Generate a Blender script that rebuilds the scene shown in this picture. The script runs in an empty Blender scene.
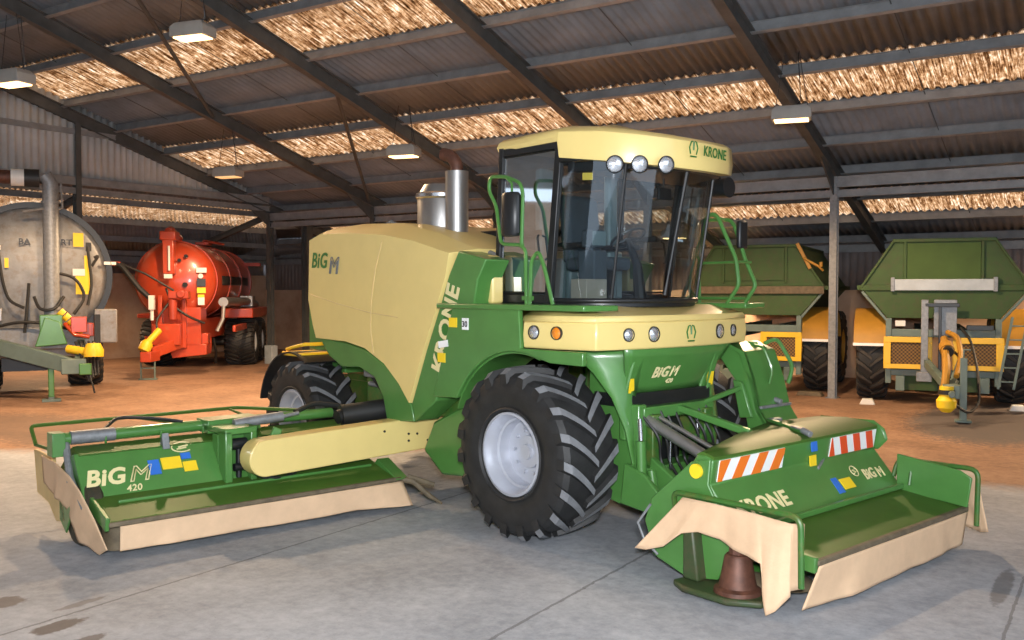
import bpy, bmesh, math, random
from mathutils import Vector, Matrix
random.seed(7)
S = bpy.context.scene
COL = S.collection
PI = math.pi
R = math.radians

# ------------------------------------------------------------------ materials
def newmat(name):
    m = bpy.data.materials.new(name); m.use_nodes = True
    nt = m.node_tree; b = nt.nodes['Principled BSDF']
    return m, nt, b
def N(nt, t, **k):
    n = nt.nodes.new(t)
    for a, v in k.items(): setattr(n, a, v)
    return n
def ramp(nt, src, stops):
    r = N(nt, 'ShaderNodeValToRGB'); e = r.color_ramp.elements
    while len(e) > 1: e.remove(e[-1])
    for i, (p, c) in enumerate(stops):
        el = e[0] if i == 0 else e.new(p)
        el.position = p; el.color = (*c, 1) if len(c) == 3 else c
    nt.links.new(src, r.inputs[0]); return r
def noise(nt, scale, detail=4, rough=.6, vec=None, coord='Object'):
    n = N(nt, 'ShaderNodeTexNoise'); n.inputs['Scale'].default_value = scale
    n.inputs['Detail'].default_value = detail; n.inputs['Roughness'].default_value = rough
    if vec is None:
        tc = N(nt, 'ShaderNodeTexCoord'); vec = tc.outputs[coord]
    nt.links.new(vec, n.inputs['Vector']); return n
def paint(name, c, rough=.35, metal=0, var=.12, scale=3, coat=0, dirt=None, dirt_amt=.5, bump=0):
    m, nt, b = newmat(name)
    n = noise(nt, scale)
    lo = tuple(x*(1-var) for x in c); hi = tuple(min(1, x*(1+var)) for x in c)
    r = ramp(nt, n.outputs[0], [(.3, lo), (.7, hi)])
    out = r.outputs[0]
    if dirt:
        n2 = noise(nt, scale*2.3, 6, .7)
        f = ramp(nt, n2.outputs[0], [(1-dirt_amt-.12, (0, 0, 0)), (1-dirt_amt+.12, (1, 1, 1))])
        mx = N(nt, 'ShaderNodeMix', data_type='RGBA')
        nt.links.new(f.outputs[0], mx.inputs[0]); nt.links.new(out, mx.inputs[6]); mx.inputs[7].default_value = (*dirt, 1)
        out = mx.outputs[2]
    nt.links.new(out, b.inputs['Base Color'])
    b.inputs['Roughness'].default_value = rough; b.inputs['Metallic'].default_value = metal
    b.inputs['Coat Weight'].default_value = coat; b.inputs['Coat Roughness'].default_value = .12
    if bump:
        bp = N(nt, 'ShaderNodeBump'); bp.inputs['Strength'].default_value = bump; bp.inputs['Distance'].default_value = .02
        n3 = noise(nt, scale*12); nt.links.new(n3.outputs[0], bp.inputs['Height']); nt.links.new(bp.outputs[0], b.inputs['Normal'])
    return m
M = {}
M['green'] = paint('green_paint', (.07, .205, .045), .34, coat=.4, var=.1)
M['dgreen'] = paint('dusty_green_paint', (.038, .135, .022), .42, coat=.2, dirt=(.12, .13, .03), dirt_amt=.42)
M['darkdrum'] = paint('muddy_dark_drum', (.05, .035, .02), .6, var=.3, dirt=(.02, .03, .015), dirt_amt=.5)
M['olive'] = paint('dusty_top_green', (.06, .135, .02), .5, coat=.0, dirt=(.10, .12, .025), dirt_amt=.3)
M['olive'].node_tree.nodes['Principled BSDF'].inputs['Specular IOR Level'].default_value = .25
M['yellow'] = paint('cream_yellow_paint', (.76, .59, .22), .35, coat=.4, var=.03)
M['letter'] = paint('cream_lettering', (.78, .68, .36), .5, var=.02)
M['gletter'] = paint('green_lettering', (.03, .16, .03), .5, var=.02)
M['black'] = paint('black_plastic', (.012, .013, .014), .4, var=.2)
M['hose'] = paint('black_rubber_hose', (.015, .015, .015), .55, var=.2)
M['rubber'] = paint('tyre_rubber', (.016, .016, .016), .6, var=.35, scale=8, bump=.15)
M['lug'] = paint('dusty_lug_rubber', (.16, .165, .175), .75, var=.2, scale=9)
M['olug'] = paint('old_tyre_lug', (.05, .045, .04), .8, var=.3, scale=9)
M['rim'] = paint('silver_rim_paint', (.5, .52, .58), .38, metal=.35, var=.06)
M['chrome'] = paint('bright_steel', (.62, .63, .65), .22, metal=1, var=.06)
M['steel'] = paint('stainless_steel', (.36, .35, .34), .42, metal=.85, var=.1)
M['galv'] = paint('galvanised_steel', (.24, .25, .26), .5, metal=.4, var=.2, scale=14)
M['beam'] = paint('dark_painted_steel', (.07, .073, .072), .65, var=.25)
M['purlin'] = paint('galvanised_purlin', (.25, .26, .27), .55, metal=.15, var=.2)
M['rust'] = paint('rusty_steel', (.11, .045, .028), .55, var=.35, scale=12, metal=.3)
M['rustbrown'] = paint('worn_dirty_edge', (.13, .10, .06), .7, var=.3, scale=10)
M['leather'] = paint('tan_guard_cloth', (.66, .45, .28), .8, var=.07, scale=5, bump=.1)
M['cream'] = paint('cream_plastic', (.62, .45, .2), .5)
M['orangeYel'] = paint('safety_yellow', (.82, .5, .02), .45, var=.06)
M['stickY'] = paint('yellow_sticker', (.9, .62, .02), .5, var=.05)
M['stickB'] = paint('blue_sticker', (.03, .16, .6), .5, var=.05)
M['white'] = paint('white_plastic', (.75, .74, .7), .5, var=.04)
M['refl_o'] = paint('reflective_orange', (.85, .19, .02), .4, var=.03)
M['refl_r'] = paint('reflective_red', (.8, .08, .02), .4, var=.03)
M['refl_w'] = paint('reflective_white', (.9, .9, .9), .35, var=.02)
M['red'] = paint('orange_red_paint', (.48, .055, .018), .34, coat=.5, var=.1, dirt=(.4, .09, .04), dirt_amt=.35)
M['dred'] = paint('dull_red_paint', (.4, .05, .025), .45, var=.2)
M['grey'] = paint('weathered_galvanised', (.25, .255, .26), .5, metal=.25, var=.2, dirt=(.2, .17, .15), dirt_amt=.4)
M['greysteel'] = paint('grey_green_frame', (.13, .18, .16), .5, var=.15)
M['tgreen'] = paint('trailer_green', (.04, .085, .022), .7, var=.15, dirt=(.06, .07, .03), dirt_amt=.4)
M['tyel'] = paint('trailer_yellow', (.42, .21, .025), .5, var=.12)
M['seat'] = paint('grey_blue_fabric', (.06, .08, .10), .8, var=.15)
M['teal'] = paint('pale_blue_grey_trim', (.18, .25, .27), .5, var=.1)
M['card'] = paint('cardboard_beige', (.4, .36, .3), .8, var=.08)
M['wood'] = paint('orange_pallet_wood', (.45, .17, .06), .7, var=.25)
M['sack'] = paint('brown_sack', (.09, .045, .03), .8, var=.3)
M['blueblk'] = paint('pale_block', (.3, .34, .36), .7, var=.15)
M['amber'] = paint('amber_lens', (.85, .25, .02), .15, coat=.8)
m, nt, b = newmat('lamp_lens'); b.inputs['Base Color'].default_value = (.8, .83, .88, 1); b.inputs['Metallic'].default_value = .75; b.inputs['Roughness'].default_value = .18
v = N(nt, 'ShaderNodeTexVoronoi'); v.inputs['Scale'].default_value = 60; tc = N(nt, 'ShaderNodeTexCoord'); nt.links.new(tc.outputs['Object'], v.inputs['Vector'])
bp = N(nt, 'ShaderNodeBump'); bp.inputs['Strength'].default_value = .5; nt.links.new(v.outputs['Distance'], bp.inputs['Height']); nt.links.new(bp.outputs[0], b.inputs['Normal']); M['lens'] = m
# window glass of the cab: thin tinted sheet
m, nt, b = newmat('cab_glass'); nt.nodes.remove(b)
tr = N(nt, 'ShaderNodeBsdfTransparent'); tr.inputs[0].default_value = (.62, .68, .69, 1)
gl = N(nt, 'ShaderNodeBsdfGlossy'); gl.inputs['Roughness'].default_value = .03; gl.inputs[0].default_value = (.85, .9, .95, 1)
lw = N(nt, 'ShaderNodeLayerWeight'); lw.inputs[0].default_value = .35
ad = N(nt, 'ShaderNodeMath', operation='MULTIPLY_ADD'); ad.inputs[1].default_value = .5; ad.inputs[2].default_value = .06
nt.links.new(lw.outputs['Fresnel'], ad.inputs[0])
mx = N(nt, 'ShaderNodeMixShader'); nt.links.new(ad.outputs[0], mx.inputs[0]); nt.links.new(tr.outputs[0], mx.inputs[1]); nt.links.new(gl.outputs[0], mx.inputs[2])
nt.links.new(mx.outputs[0], nt.nodes['Material Output'].inputs[0]); M['glass'] = m
# mesh grille
m, nt, b = newmat('rusty_mesh_grille')
tc = N(nt, 'ShaderNodeTexCoord'); ck = N(nt, 'ShaderNodeTexChecker'); ck.inputs['Scale'].default_value = 26
ck.inputs[1].default_value = (.22, .12, .03, 1); ck.inputs[2].default_value = (.05, .03, .015, 1)
nt.links.new(tc.outputs['Object'], ck.inputs[0]); nt.links.new(ck.outputs[0], b.inputs['Base Color']); b.inputs['Roughness'].default_value = .7; M['grille'] = m
# lit lamp glass
def emat(name, c, s):
    m, nt, b = newmat(name); b.inputs['Emission Color'].default_value = (*c, 1); b.inputs['Emission Strength'].default_value = s
    b.inputs['Base Color'].default_value = (.8, .7, .5, 1); return m
M['lit'] = emat('glowing_lamp_glass', (1, .62, .26), 4.5)
M['dim'] = emat('dim_lamp_glass', (1, .55, .2), .8)
# translucent roof light: corrugated, mottled with dirt and moss
m, nt, b = newmat('translucent_rooflight'); nt.nodes.remove(b)
tc = N(nt, 'ShaderNodeTexCoord'); mp = N(nt, 'ShaderNodeMapping'); mp.inputs['Scale'].default_value = (26, 1.3, 1.3)
nt.links.new(tc.outputs['Object'], mp.inputs[0])
n1 = noise(nt, 1.6, 7, .72, mp.outputs[0]); n2 = noise(nt, 7, 5, .8, None)
mm = N(nt, 'ShaderNodeMath', operation='MULTIPLY_ADD'); mm.inputs[1].default_value = .45; nt.links.new(n2.outputs[0], mm.inputs[0]); nt.links.new(n1.outputs[0], mm.inputs[2])
r = ramp(nt, mm.outputs[0], [(.53, (.06, .035, .015)), (.65, (.30, .18, .10)), (.77, (.70, .52, .36)), (.90, (1, .95, .88))])
trn = N(nt, 'ShaderNodeBsdfTranslucent'); nt.links.new(r.outputs[0], trn.inputs[0])
dif = N(nt, 'ShaderNodeBsdfDiffuse'); nt.links.new(r.outputs[0], dif.inputs[0])
mx = N(nt, 'ShaderNodeMixShader'); mx.inputs[0].default_value = .12
nt.links.new(trn.outputs[0], mx.inputs[1]); nt.links.new(dif.outputs[0], mx.inputs[2]); nt.links.new(mx.outputs[0], nt.nodes['Material Output'].inputs[0]); M['skylight'] = m
M['dolive'] = paint('dirty_dark_green', (.035, .06, .02), .5, dirt=(.07, .06, .03), dirt_amt=.45)
M['lampbox'] = paint('lamp_housing_grey', (.30, .29, .27), .6)
M['sheet'] = paint('fibre_cement_sheet', (.165, .185, .21), .8, var=.2, scale=1.2)
M['clad'] = paint('grey_wall_cladding', (.40, .42, .43), .6, var=.15, scale=1.5)
M['cladr'] = paint('pinkish_wall_cladding', (.20, .17, .165), .6, var=.15, scale=1.5)
# concrete wall
m, nt, b = newmat('stained_concrete_wall'); n = noise(nt, .7, 7, .65); r = ramp(nt, n.outputs[0], [(.3, (.36, .22, .14)), (.5, (.52, .35, .24)), (.72, (.62, .46, .34))])
nt.links.new(r.outputs[0], b.inputs['Base Color']); b.inputs['Roughness'].default_value = .85; M['conc'] = m

# floor: pale concrete slabs in front, brown dusty ground further in
m, nt, b = newmat('shed_floor')
tc = N(nt, 'ShaderNodeTexCoord'); ob = tc.outputs['Object']
sep = N(nt, 'ShaderNodeSeparateXYZ'); nt.links.new(ob, sep.inputs[0])
def mth(op, a, bb=None, c=None):
    x = N(nt, 'ShaderNodeMath', operation=op)
    for i, q in enumerate((a, bb, c)):
        if q is None: continue
        if isinstance(q, (int, float)): x.inputs[i].default_value = q
        else: nt.links.new(q, x.inputs[i])
    return x.outputs[0]
def mixc(f, a, bb):
    x = N(nt, 'ShaderNodeMix', data_type='RGBA'); nt.links.new(f, x.inputs[0])
    for q, i in ((a, 6), (bb, 7)):
        if isinstance(q, tuple): x.inputs[i].default_value = (*q, 1)
        else: nt.links.new(q, x.inputs[i])
    return x.outputs[2]
nA = noise(nt, .8, 10, .72, ob); nB = noise(nt, 9, 8, .75, ob); nC = noise(nt, 40, 3, .6, ob)
mixn = mth('MULTIPLY_ADD', nB.outputs[0], .45, mth('MULTIPLY', nA.outputs[0], .55))
grey = ramp(nt, mixn, [(.38, (.24, .258, .285)), (.5, (.345, .365, .40)), (.62, (.46, .48, .51))]).outputs[0]
brown = ramp(nt, mixn, [(.38, (.17, .095, .055)), (.5, (.29, .165, .10)), (.62, (.40, .245, .155))]).outputs[0]
# edge of the slab: a line that runs along the shed, nearer at the left
edge = mth('ADD', mth('ADD', sep.outputs[1], mth('MULTIPLY', mth('MAXIMUM', mth('MULTIPLY', sep.outputs[0], -1), 0), .62)), mth('MULTIPLY', nA.outputs[0], 1.6))
ef = N(nt, 'ShaderNodeMapRange'); ef.inputs[1].default_value = -8.0; ef.inputs[2].default_value = -7.5; nt.links.new(edge, ef.inputs[0])
base = mixc(ef.outputs[0], grey, brown)
# joints in the front slabs
def joint(coordv, pos, w, wob=.06):
    q = mth('ADD', mth('SUBTRACT', coordv, pos), mth('MULTIPLY', mth('SUBTRACT', nB.outputs[0], .5), wob))
    return mth('LESS_THAN', mth('ABSOLUTE', q), w)
front = mth('LESS_THAN', sep.outputs[1], -8.6)
J = None
for cv, p, w in ((sep.outputs[0], 1.85, .014), (sep.outputs[0], -1.1, .014), (sep.outputs[0], 4.85, .012)):
    j = joint(cv, p, w); J = j if J is None else mth('MAXIMUM', J, j)
J = mth('MULTIPLY', mth('MULTIPLY', J, front), .6)
base = mixc(J, base, (.10, .10, .10))
# pits and speckle
pit = ramp(nt, nC.outputs[0], [(.30, (1, 1, 1)), (.36, (0, 0, 0))]).outputs[0]
base = mixc(mth('MULTIPLY', pit, .35), base, (.14, .13, .12))
# oil and damp stains, each where it lies
def stain(x, y, rx, ry, amt, c):
    global base
    dx = mth('DIVIDE', mth('SUBTRACT', sep.outputs[0], x), rx); dy = mth('DIVIDE', mth('SUBTRACT', sep.outputs[1], y), ry)
    d = mth('ADD', mth('ADD', mth('MULTIPLY', dx, dx), mth('MULTIPLY', dy, dy)), mth('MULTIPLY', mth('SUBTRACT', nB.outputs[0], .5), 2.2))
    f = N(nt, 'ShaderNodeMapRange'); f.inputs[1].default_value = 1.25; f.inputs[2].default_value = .75; nt.links.new(d, f.inputs[0])
    base = mixc(mth('MULTIPLY', f.outputs[0], amt), base, c)
stain(-.93, -17.82, .10, .20, .8, (.07, .05, .04)); stain(-.50, -17.88, .07, .16, .7, (.08, .06, .05)); stain(-1.78, -17.75, .14, .14, .7, (.10, .07, .05)); stain(-1.25, -17.45, .05, .20, .5, (.12, .09, .07))
stain(4.72, -13.0, .07, .55, .6, (.08, .08, .08)); stain(-4.6, -15.0, .9, .3, .4, (.13, .12, .11))
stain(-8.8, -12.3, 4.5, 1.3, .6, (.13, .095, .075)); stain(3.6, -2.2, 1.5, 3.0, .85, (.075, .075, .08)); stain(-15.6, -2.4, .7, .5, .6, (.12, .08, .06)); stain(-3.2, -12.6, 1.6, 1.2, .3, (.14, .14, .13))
nt.links.new(base, b.inputs['Base Color'])
rr = N(nt, 'ShaderNodeMapRange'); rr.inputs[3].default_value = .62; rr.inputs[4].default_value = .85; nt.links.new(mixn, rr.inputs[0]); nt.links.new(rr.outputs[0], b.inputs['Roughness'])
bp = N(nt, 'ShaderNodeBump'); bp.inputs['Strength'].default_value = .35; bp.inputs['Distance'].default_value = .01
nt.links.new(mth('ADD', mixn, mth('MULTIPLY', nC.outputs[0], .3)), bp.inputs['Height']); nt.links.new(bp.outputs[0], b.inputs['Normal']); M['floor'] = m

# ------------------------------------------------------------------ mesh helpers
def frame_for(d):
    d = Vector(d).normalized()
    a = Vector((0, 0, 1)) if abs(d.z) < .9 else Vector((1, 0, 0))
    u = d.cross(a).normalized(); return d, u, d.cross(u).normalized()
class B:
    def __init__(s): s.v = []; s.f = []; s.m = []; s.mi = 0; s.cuts = []
    def add(s, vs, fs):
        o = len(s.v); s.cuts.append((o, len(s.f))); s.v += [tuple(v) for v in vs]
        for f in fs: s.f.append([o+i for i in f]); s.m.append(s.mi)
        return s
    def box(s, x0, x1, y0, y1, z0, z1, mat=None):
        vs = [Vector((x, y, z)) for x in (x0, x1) for y in (y0, y1) for z in (z0, z1)]
        if mat is not None: vs = [mat @ v for v in vs]
        return s.add(vs, [(0, 1, 3, 2), (4, 6, 7, 5), (0, 4, 5, 1), (2, 3, 7, 6), (0, 2, 6, 4), (1, 5, 7, 3)])
    def bar(s, p, q, w, h, up=(0, 0, 1)):
        p = Vector(p); q = Vector(q); d = (q-p).normalized(); u = Vector(up)
        sd = d.cross(u).normalized(); u = sd.cross(d).normalized()
        vs = []
        for e in (p, q):
            for a, c in ((-1, -1), (1, -1), (1, 1), (-1, 1)): vs.append(e+sd*a*w/2+u*c*h/2)
        return s.add(vs, [(3, 2, 1, 0), (4, 5, 6, 7), (0, 1, 5, 4), (1, 2, 6, 5), (2, 3, 7, 6), (3, 0, 4, 7)])
    def prism(s, poly, ax, a, b):
        n = len(poly)
        def P(u, v, t): return (u, t, v) if ax == 'y' else ((t, u, v) if ax == 'x' else (u, v, t))
        vs = [P(u, v, a) for u, v in poly]+[P(u, v, b) for u, v in poly]
        fs = [list(range(n)), list(range(2*n-1, n-1, -1))]+[(i, i+n, (i+1) % n+n, (i+1) % n) for i in range(n)]
        return s.add(vs, fs)
    def loft(s, rings, cap=True, close=True):
        n = len(rings[0]); vs = [p for r in rings for p in r]; fs = []
        for k in range(len(rings)-1):
            for i in range(n if close else n-1):
                j = (i+1) % n; fs.append((k*n+i, k*n+j, (k+1)*n+j, (k+1)*n+i))
        if cap: fs += [list(range(n-1, -1, -1)), [(len(rings)-1)*n+i for i in range(n)]]
        return s.add(vs, fs)
    def tube(s, pts, r, n=8, fillet=.0, cap=True):
        pts = [Vector(p) for p in pts]
        if fillet:
            out = [pts[0]]
            for i in range(1, len(pts)-1):
                a, p, c = pts[i-1], pts[i], pts[i+1]
                f = min(fillet, (a-p).length*.45, (c-p).length*.45)
                A = p+(a-p).normalized()*f; C = p+(c-p).normalized()*f
                for k in range(5):
                    t = k/4; out.append(A*(1-t)**2+p*2*t*(1-t)+C*t*t)
            out.append(pts[-1]); pts = out
        rings = []; d0, u, w = frame_for(pts[1]-pts[0])
        for i, p in enumerate(pts):
            t = (pts[min(i+1, len(pts)-1)]-pts[max(i-1, 0)]).normalized()
            u = (u-t*u.dot(t)).normalized(); w = t.cross(u)
            rr = r[i] if isinstance(r, (list, tuple)) else r
            rings.append([p+(u*math.cos(a*2*PI/n)+w*math.sin(a*2*PI/n))*rr for a in range(n)])
        return s.loft(rings, cap)
    def cyl(s, p, q, r, r2=None, n=20):
        p = Vector(p); q = Vector(q); d, u, w = frame_for(q-p); r2 = r if r2 is None else r2
        return s.loft([[e+(u*math.cos(a*2*PI/n)+w*math.sin(a*2*PI/n))*rr for a in range(n)] for e, rr in ((p, r), (q, r2))])
    def lathe(s, prof, o, d, n=32, a0=0, a1=2*PI, cap=False):
        o = Vector(o); d, u, w = frame_for(d); full = abs(a1-a0-2*PI) < 1e-6
        rings = []
        for k in range(n if full else n+1):
            a = a0+(a1-a0)*k/n
            rings.append([o+d*h+(u*math.cos(a)+w*math.sin(a))*r for r, h in prof])
        m_ = len(prof); vs = [p for r in rings for p in r]; fs = []; K = len(rings)
        for k in range(K if full else K-1):
            j = (k+1) % K
            for i in range(m_-1): fs.append((k*m_+i, j*m_+i, j*m_+i+1, k*m_+i+1))
        return s.add(vs, fs)
    def grid(s, fn, nu, nv):
        vs = [fn(i/nu, j/nv) for j in range(nv+1) for i in range(nu+1)]
        return s.add(vs, [(j*(nu+1)+i, j*(nu+1)+i+1, (j+1)*(nu+1)+i+1, (j+1)*(nu+1)+i) for j in range(nv) for i in range(nu)])
def obj(name, b, mats, parent=None, bevel=0, seg=2, solid=0, sharp=35, subsurf=0):
    me = bpy.data.meshes.new(name); me.from_pydata(b.v, [], b.f)
    mats = mats if isinstance(mats, (list, tuple)) else [mats]
    for m_ in mats: me.materials.append(M[m_])
    bm = bmesh.new(); bm.from_mesh(me)
    for f, mi in zip(bm.faces, b.m): f.material_index = mi
    bmesh.ops.remove_doubles(bm, verts=bm.verts, dist=1e-5)
    bmesh.ops.recalc_face_normals(bm, faces=bm.faces)
    bm.to_mesh(me); bm.free()
    me.shade_smooth(); me.set_sharp_from_angle(angle=R(sharp))
    o = bpy.data.objects.new(name, me); COL.objects.link(o)
    if parent: o.parent = parent
    if solid:
        q = o.modifiers.new('s', 'SOLIDIFY'); q.thickness = solid; q.offset = 0
    if bevel:
        q = o.modifiers.new('b', 'BEVEL'); q.width = bevel; q.segments = seg; q.limit_method = 'ANGLE'; q.angle_limit = R(38); q.harden_normals = False
    return o
SPLIT = {'dark_fitting', 'green_hitch', 'hydraulic_hose', 'tank_cap', 'latch', 'axle', 'corner_panel', 'hydraulic_cylinder', 'link_arm', 'lift_cylinder', 'piston_rod', 'spring_strut', 'hose', 'yellow_sticker', 'blue_sticker', 'warning_sticker', 'white_sticker', 'bolt', 'black_hose', 'board_bracket', 'rear_step', 'inner_strut', 'mirror_bracket'}
_obj1 = obj
def obj(name, b, mats, parent=None, **k):
    if name in SPLIT and parent is not None and len(b.cuts) > 1:
        out = None
        for (v0, f0), (v1, f1) in zip(b.cuts, b.cuts[1:]+[(len(b.v), len(b.f))]):
            c = B(); c.v = b.v[v0:v1]; c.f = [[i-v0 for i in f] for f in b.f[f0:f1]]; c.m = b.m[f0:f1]; out = _obj1(name, c, mats, parent, **k)
        return out
    return _obj1(name, b, mats, parent, **k)
def empty(name, loc, rz=0, label=None, cat=None, group=None):
    o = bpy.data.objects.new(name, None); COL.objects.link(o); o.location = loc; o.rotation_euler = (0, 0, rz); o.empty_display_size = .2
    if label: o['label'] = label; o['category'] = cat
    if group: o['group'] = group
    return o
def tag(o, label, cat, group=None):
    o['label'] = label; o['category'] = cat
    if group: o['group'] = group
    return o
def struct(name, b, mats, **k):
    o = obj(name, b, mats, **k); o['kind'] = 'structure'; return o
def text(body, size, o, xd, yd, mat, parent, name='lettering', bold=.0, shear=0, outline=False, align='LEFT', sx=1, ext=.002):
    cu = bpy.data.curves.new(name, 'FONT'); cu.body = body; cu.size = size; cu.shear = shear; cu.align_x = align
    cu.resolution_u = 3; cu.space_character = 1.05
    if outline: cu.fill_mode = 'NONE'; cu.bevel_depth = size*.028; cu.bevel_resolution = 0
    else: cu.extrude = ext; cu.offset = bold*size
    t = bpy.data.objects.new('tmp', cu); me = bpy.data.meshes.new_from_object(t); bpy.data.objects.remove(t)
    xd = Vector(xd).normalized(); yd = Vector(yd); yd = (yd-xd*yd.dot(xd)).normalized(); z = xd.cross(yd)
    mt = Matrix((xd*sx, yd, z)).transposed().to_4x4(); mt.translation = Vector(o)
    me.transform(mt); me.materials.clear(); me.materials.append(M[mat])
    ob_ = bpy.data.objects.new(name, me); COL.objects.link(ob_)
    if parent: ob_.parent = parent
    return ob_
def plate(b, o, xd, yd, w, h, t=.004):
    """thin sticker / panel, o = lower-left corner"""
    xd = Vector(xd).normalized(); yd = Vector(yd); yd = (yd-xd*yd.dot(xd)).normalized(); z = xd.cross(yd); o = Vector(o)
    vs = [o+xd*a*w+yd*c*h+z*e*t for a, c in ((0, 0), (1, 0), (1, 1), (0, 1)) for e in (-1, 1)]
    return b.add(vs, [(0, 2, 4, 6), (1, 7, 5, 3), (0, 1, 3, 2), (2, 3, 5, 4), (4, 5, 7, 6), (6, 7, 1, 0)])

# ------------------------------------------------------------------ wheel
def wheel(parent, x, y, z, Rr, w, rr, side, nl=19, lugmat='lug', rimmat='rim', name='wheel', k=.95, depth=.24):
    """tyre mesh with chevron lugs; the rim is its child. side=-1: outer face towards -y"""
    b = B(); h = w/2; Rc = Rr-.055
    prof = [(rr, -h*.80), (rr+.02, -h*.88), (rr+(Rc-rr)*.35, -h*1.0), (rr+(Rc-rr)*.7, -h*1.0), (Rc-.05, -h*.93), (Rc-.012, -h*.8), (Rc, -h*.4), (Rc+.006, 0), (Rc, h*.4), (Rc-.012, h*.8), (Rc-.05, h*.93), (rr+(Rc-rr)*.7, h), (rr+(Rc-rr)*.35, h), (rr+.02, h*.88), (rr, h*.80)]
    b.lathe(prof, (x, y, z), (0, 1, 0), 56)
    # bead band
    for sgn in (-1, 1): b.lathe([(rr+.03, sgn*h*.93), (rr+.045, sgn*h*1.0), (rr+.06, sgn*h*.97)], (x, y, z), (0, 1, 0), 48)
    for sd in (-1, 1):
        for i in range(nl):
            th0 = 2*PI*(i+(.5 if sd > 0 else 0))/nl
            rings = []
            K = 7
            for q in range(K+1):
                t = q/K; yy = -.03*w+t*(h*1.02+.03*w)
                if t < .9: rad = Rr-.004-.02*t*t
                else: rad = Rr-.075
                base_r = Rc-.03 if t < .9 else Rc-.12
                th = th0+k*(yy**1.0)/Rr*(1-.18*t)
                wd = (.030+.014*t)*Rr/.86/Rr
                def P(r_, a): return (x+r_*math.cos(a), y+sd*yy, z+r_*math.sin(a))
                rings.append([P(base_r, th-wd*1.5), P(rad, th-wd), P(rad, th+wd), P(base_r, th+wd*1.5)])
            n0 = len(b.v); vs = [p for r_ in rings for p in r_]; b.v += vs
            for q in range(K):
                for e in range(4):
                    f = (e+1) % 4
                    b.f.append([n0+q*4+e, n0+q*4+f, n0+(q+1)*4+f, n0+(q+1)*4+e]); b.m.append(1 if e == 1 else 0)
            b.f.append([n0+e for e in (3, 2, 1, 0)]); b.m.append(0)
            b.f.append([n0+K*4+e for e in range(4)]); b.m.append(0)
    t_ = obj(name, b, ['rubber', lugmat], parent, sharp=30)
    b = B(); s_ = side; o = h*.84
    b.lathe([(rr+.012, s_*o), (rr+.012, s_*(o+.03)), (rr-.012, s_*(o+.035)), (rr-.02, s_*(o+.0)), (rr-.045, s_*(o-.03)), (rr-.055, s_*(o-depth*.45)), (rr-.075, s_*(o-depth*.5)), (rr-.085, s_*(o-depth)), (rr*.42, s_*(o-depth-.01)), (rr*.40, s_*(o-depth+.03)), (.001, s_*(o-depth+.035))], (x, y, z), (0, 1, 0), 48)
    b.lathe([(rr, -s_*h*.8), (rr-.02, 0), (rr-.05, s_*(o-depth))], (x, y, z), (0, 1, 0), 32)
    for i in range(10):
        a = 2*PI*i/10; yy = y+s_*(o-depth)
        b.cyl((x+rr*.55*math.cos(a), yy-s_*.01, z+rr*.55*math.sin(a)), (x+rr*.55*math.cos(a), yy+s_*.03, z+rr*.55*math.sin(a)), .018, n=6)
    b.cyl((x, y+s_*(o-depth), z), (x, y+s_*(o-depth+.07), z), rr*.22, rr*.18, n=16)
    obj('rim', b, rimmat, t_)
    return t_
def wheelx(parent, x, y, z, *a, **k):
    """the same wheel with its axle across a trailer (local x)"""
    t_ = wheel(parent, 0, 0, 0, *a, **k)
    mt = Matrix.Translation((x, y, z)) @ Matrix.Rotation(-PI/2, 4, 'Z')
    for o in [t_]+[c for c in bpy.data.objects if c.parent == t_]: o.data.transform(mt)
    return t_

SKY, SUNE, FLASH, EXPO = 2.0, 4.6, 900, 0.05

# ------------------------------------------------------------------ the shed
CAMP = Vector((5.53, -21.6, 2.45)); YAW = R(33.4)
def camlevel(X, Y): return (CAMP.x+X*math.cos(YAW)-Y*math.sin(YAW), CAMP.y+X*math.sin(YAW)+Y*math.cos(YAW))
XL, XR, YF, YB = -24.6, 13.8, -30.0, 5.3      # outer walls
GX = -18.4                                      # gable frame
RIDGE = -18.0
def zs(y): return 5.5-.29*y                     # underside of the roof sheets
def zroof(x, y):
    z = zs(y)
    if x < GX: z = min(z if y > 0 else 99, 5.5+.29*(x-GX))
    return z
b = B(); b.box(XL-.3, XR+8, YF-6, YB+.3, -.3, 0); struct('floor', b, 'floor')
# corrugated sheets
def corr(x0, x1, y0, y1, zf, pitch=.19, amp=.034, ny=1, th=True):
    b = B(); nu = int((x1-x0)/pitch*4)
    b.grid(lambda u, v: (x0+(x1-x0)*u, y0+(y1-y0)*v, zf(x0+(x1-x0)*u, y0+(y1-y0)*v)+amp*math.sin(2*PI*(x0+(x1-x0)*u)/pitch)), nu, ny)
    return b
def corr_y(y0, y1, x0, x1, zf, pitch=.155, amp=.028, nx=1):
    b = B(); nv = int((y1-y0)/pitch*4)
    b.grid(lambda u, v: (x0+(x1-x0)*u, y0+(y1-y0)*v, zf(x0+(x1-x0)*u, y0+(y1-y0)*v)+amp*math.sin(2*PI*(y0+(y1-y0)*v)/pitch)), nx, nv)
    return b
SP = 1.55; py = [.55-SP*k for k in range(-4, 13)]       # purlin lines: 6.75 ... -18.05
strips = [(-4.1, -2.55), (-8.75, -7.2), (-13.4, -11.85), (2.1, 3.65)]
main_z = lambda x, y: zs(y)
edges = [RIDGE, -13.4, -11.85, -8.75, -7.2, -4.1, -2.55, 2.1, 3.65, YB+.4]
bays = [GX+4.6*i for i in range(8)]
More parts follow.
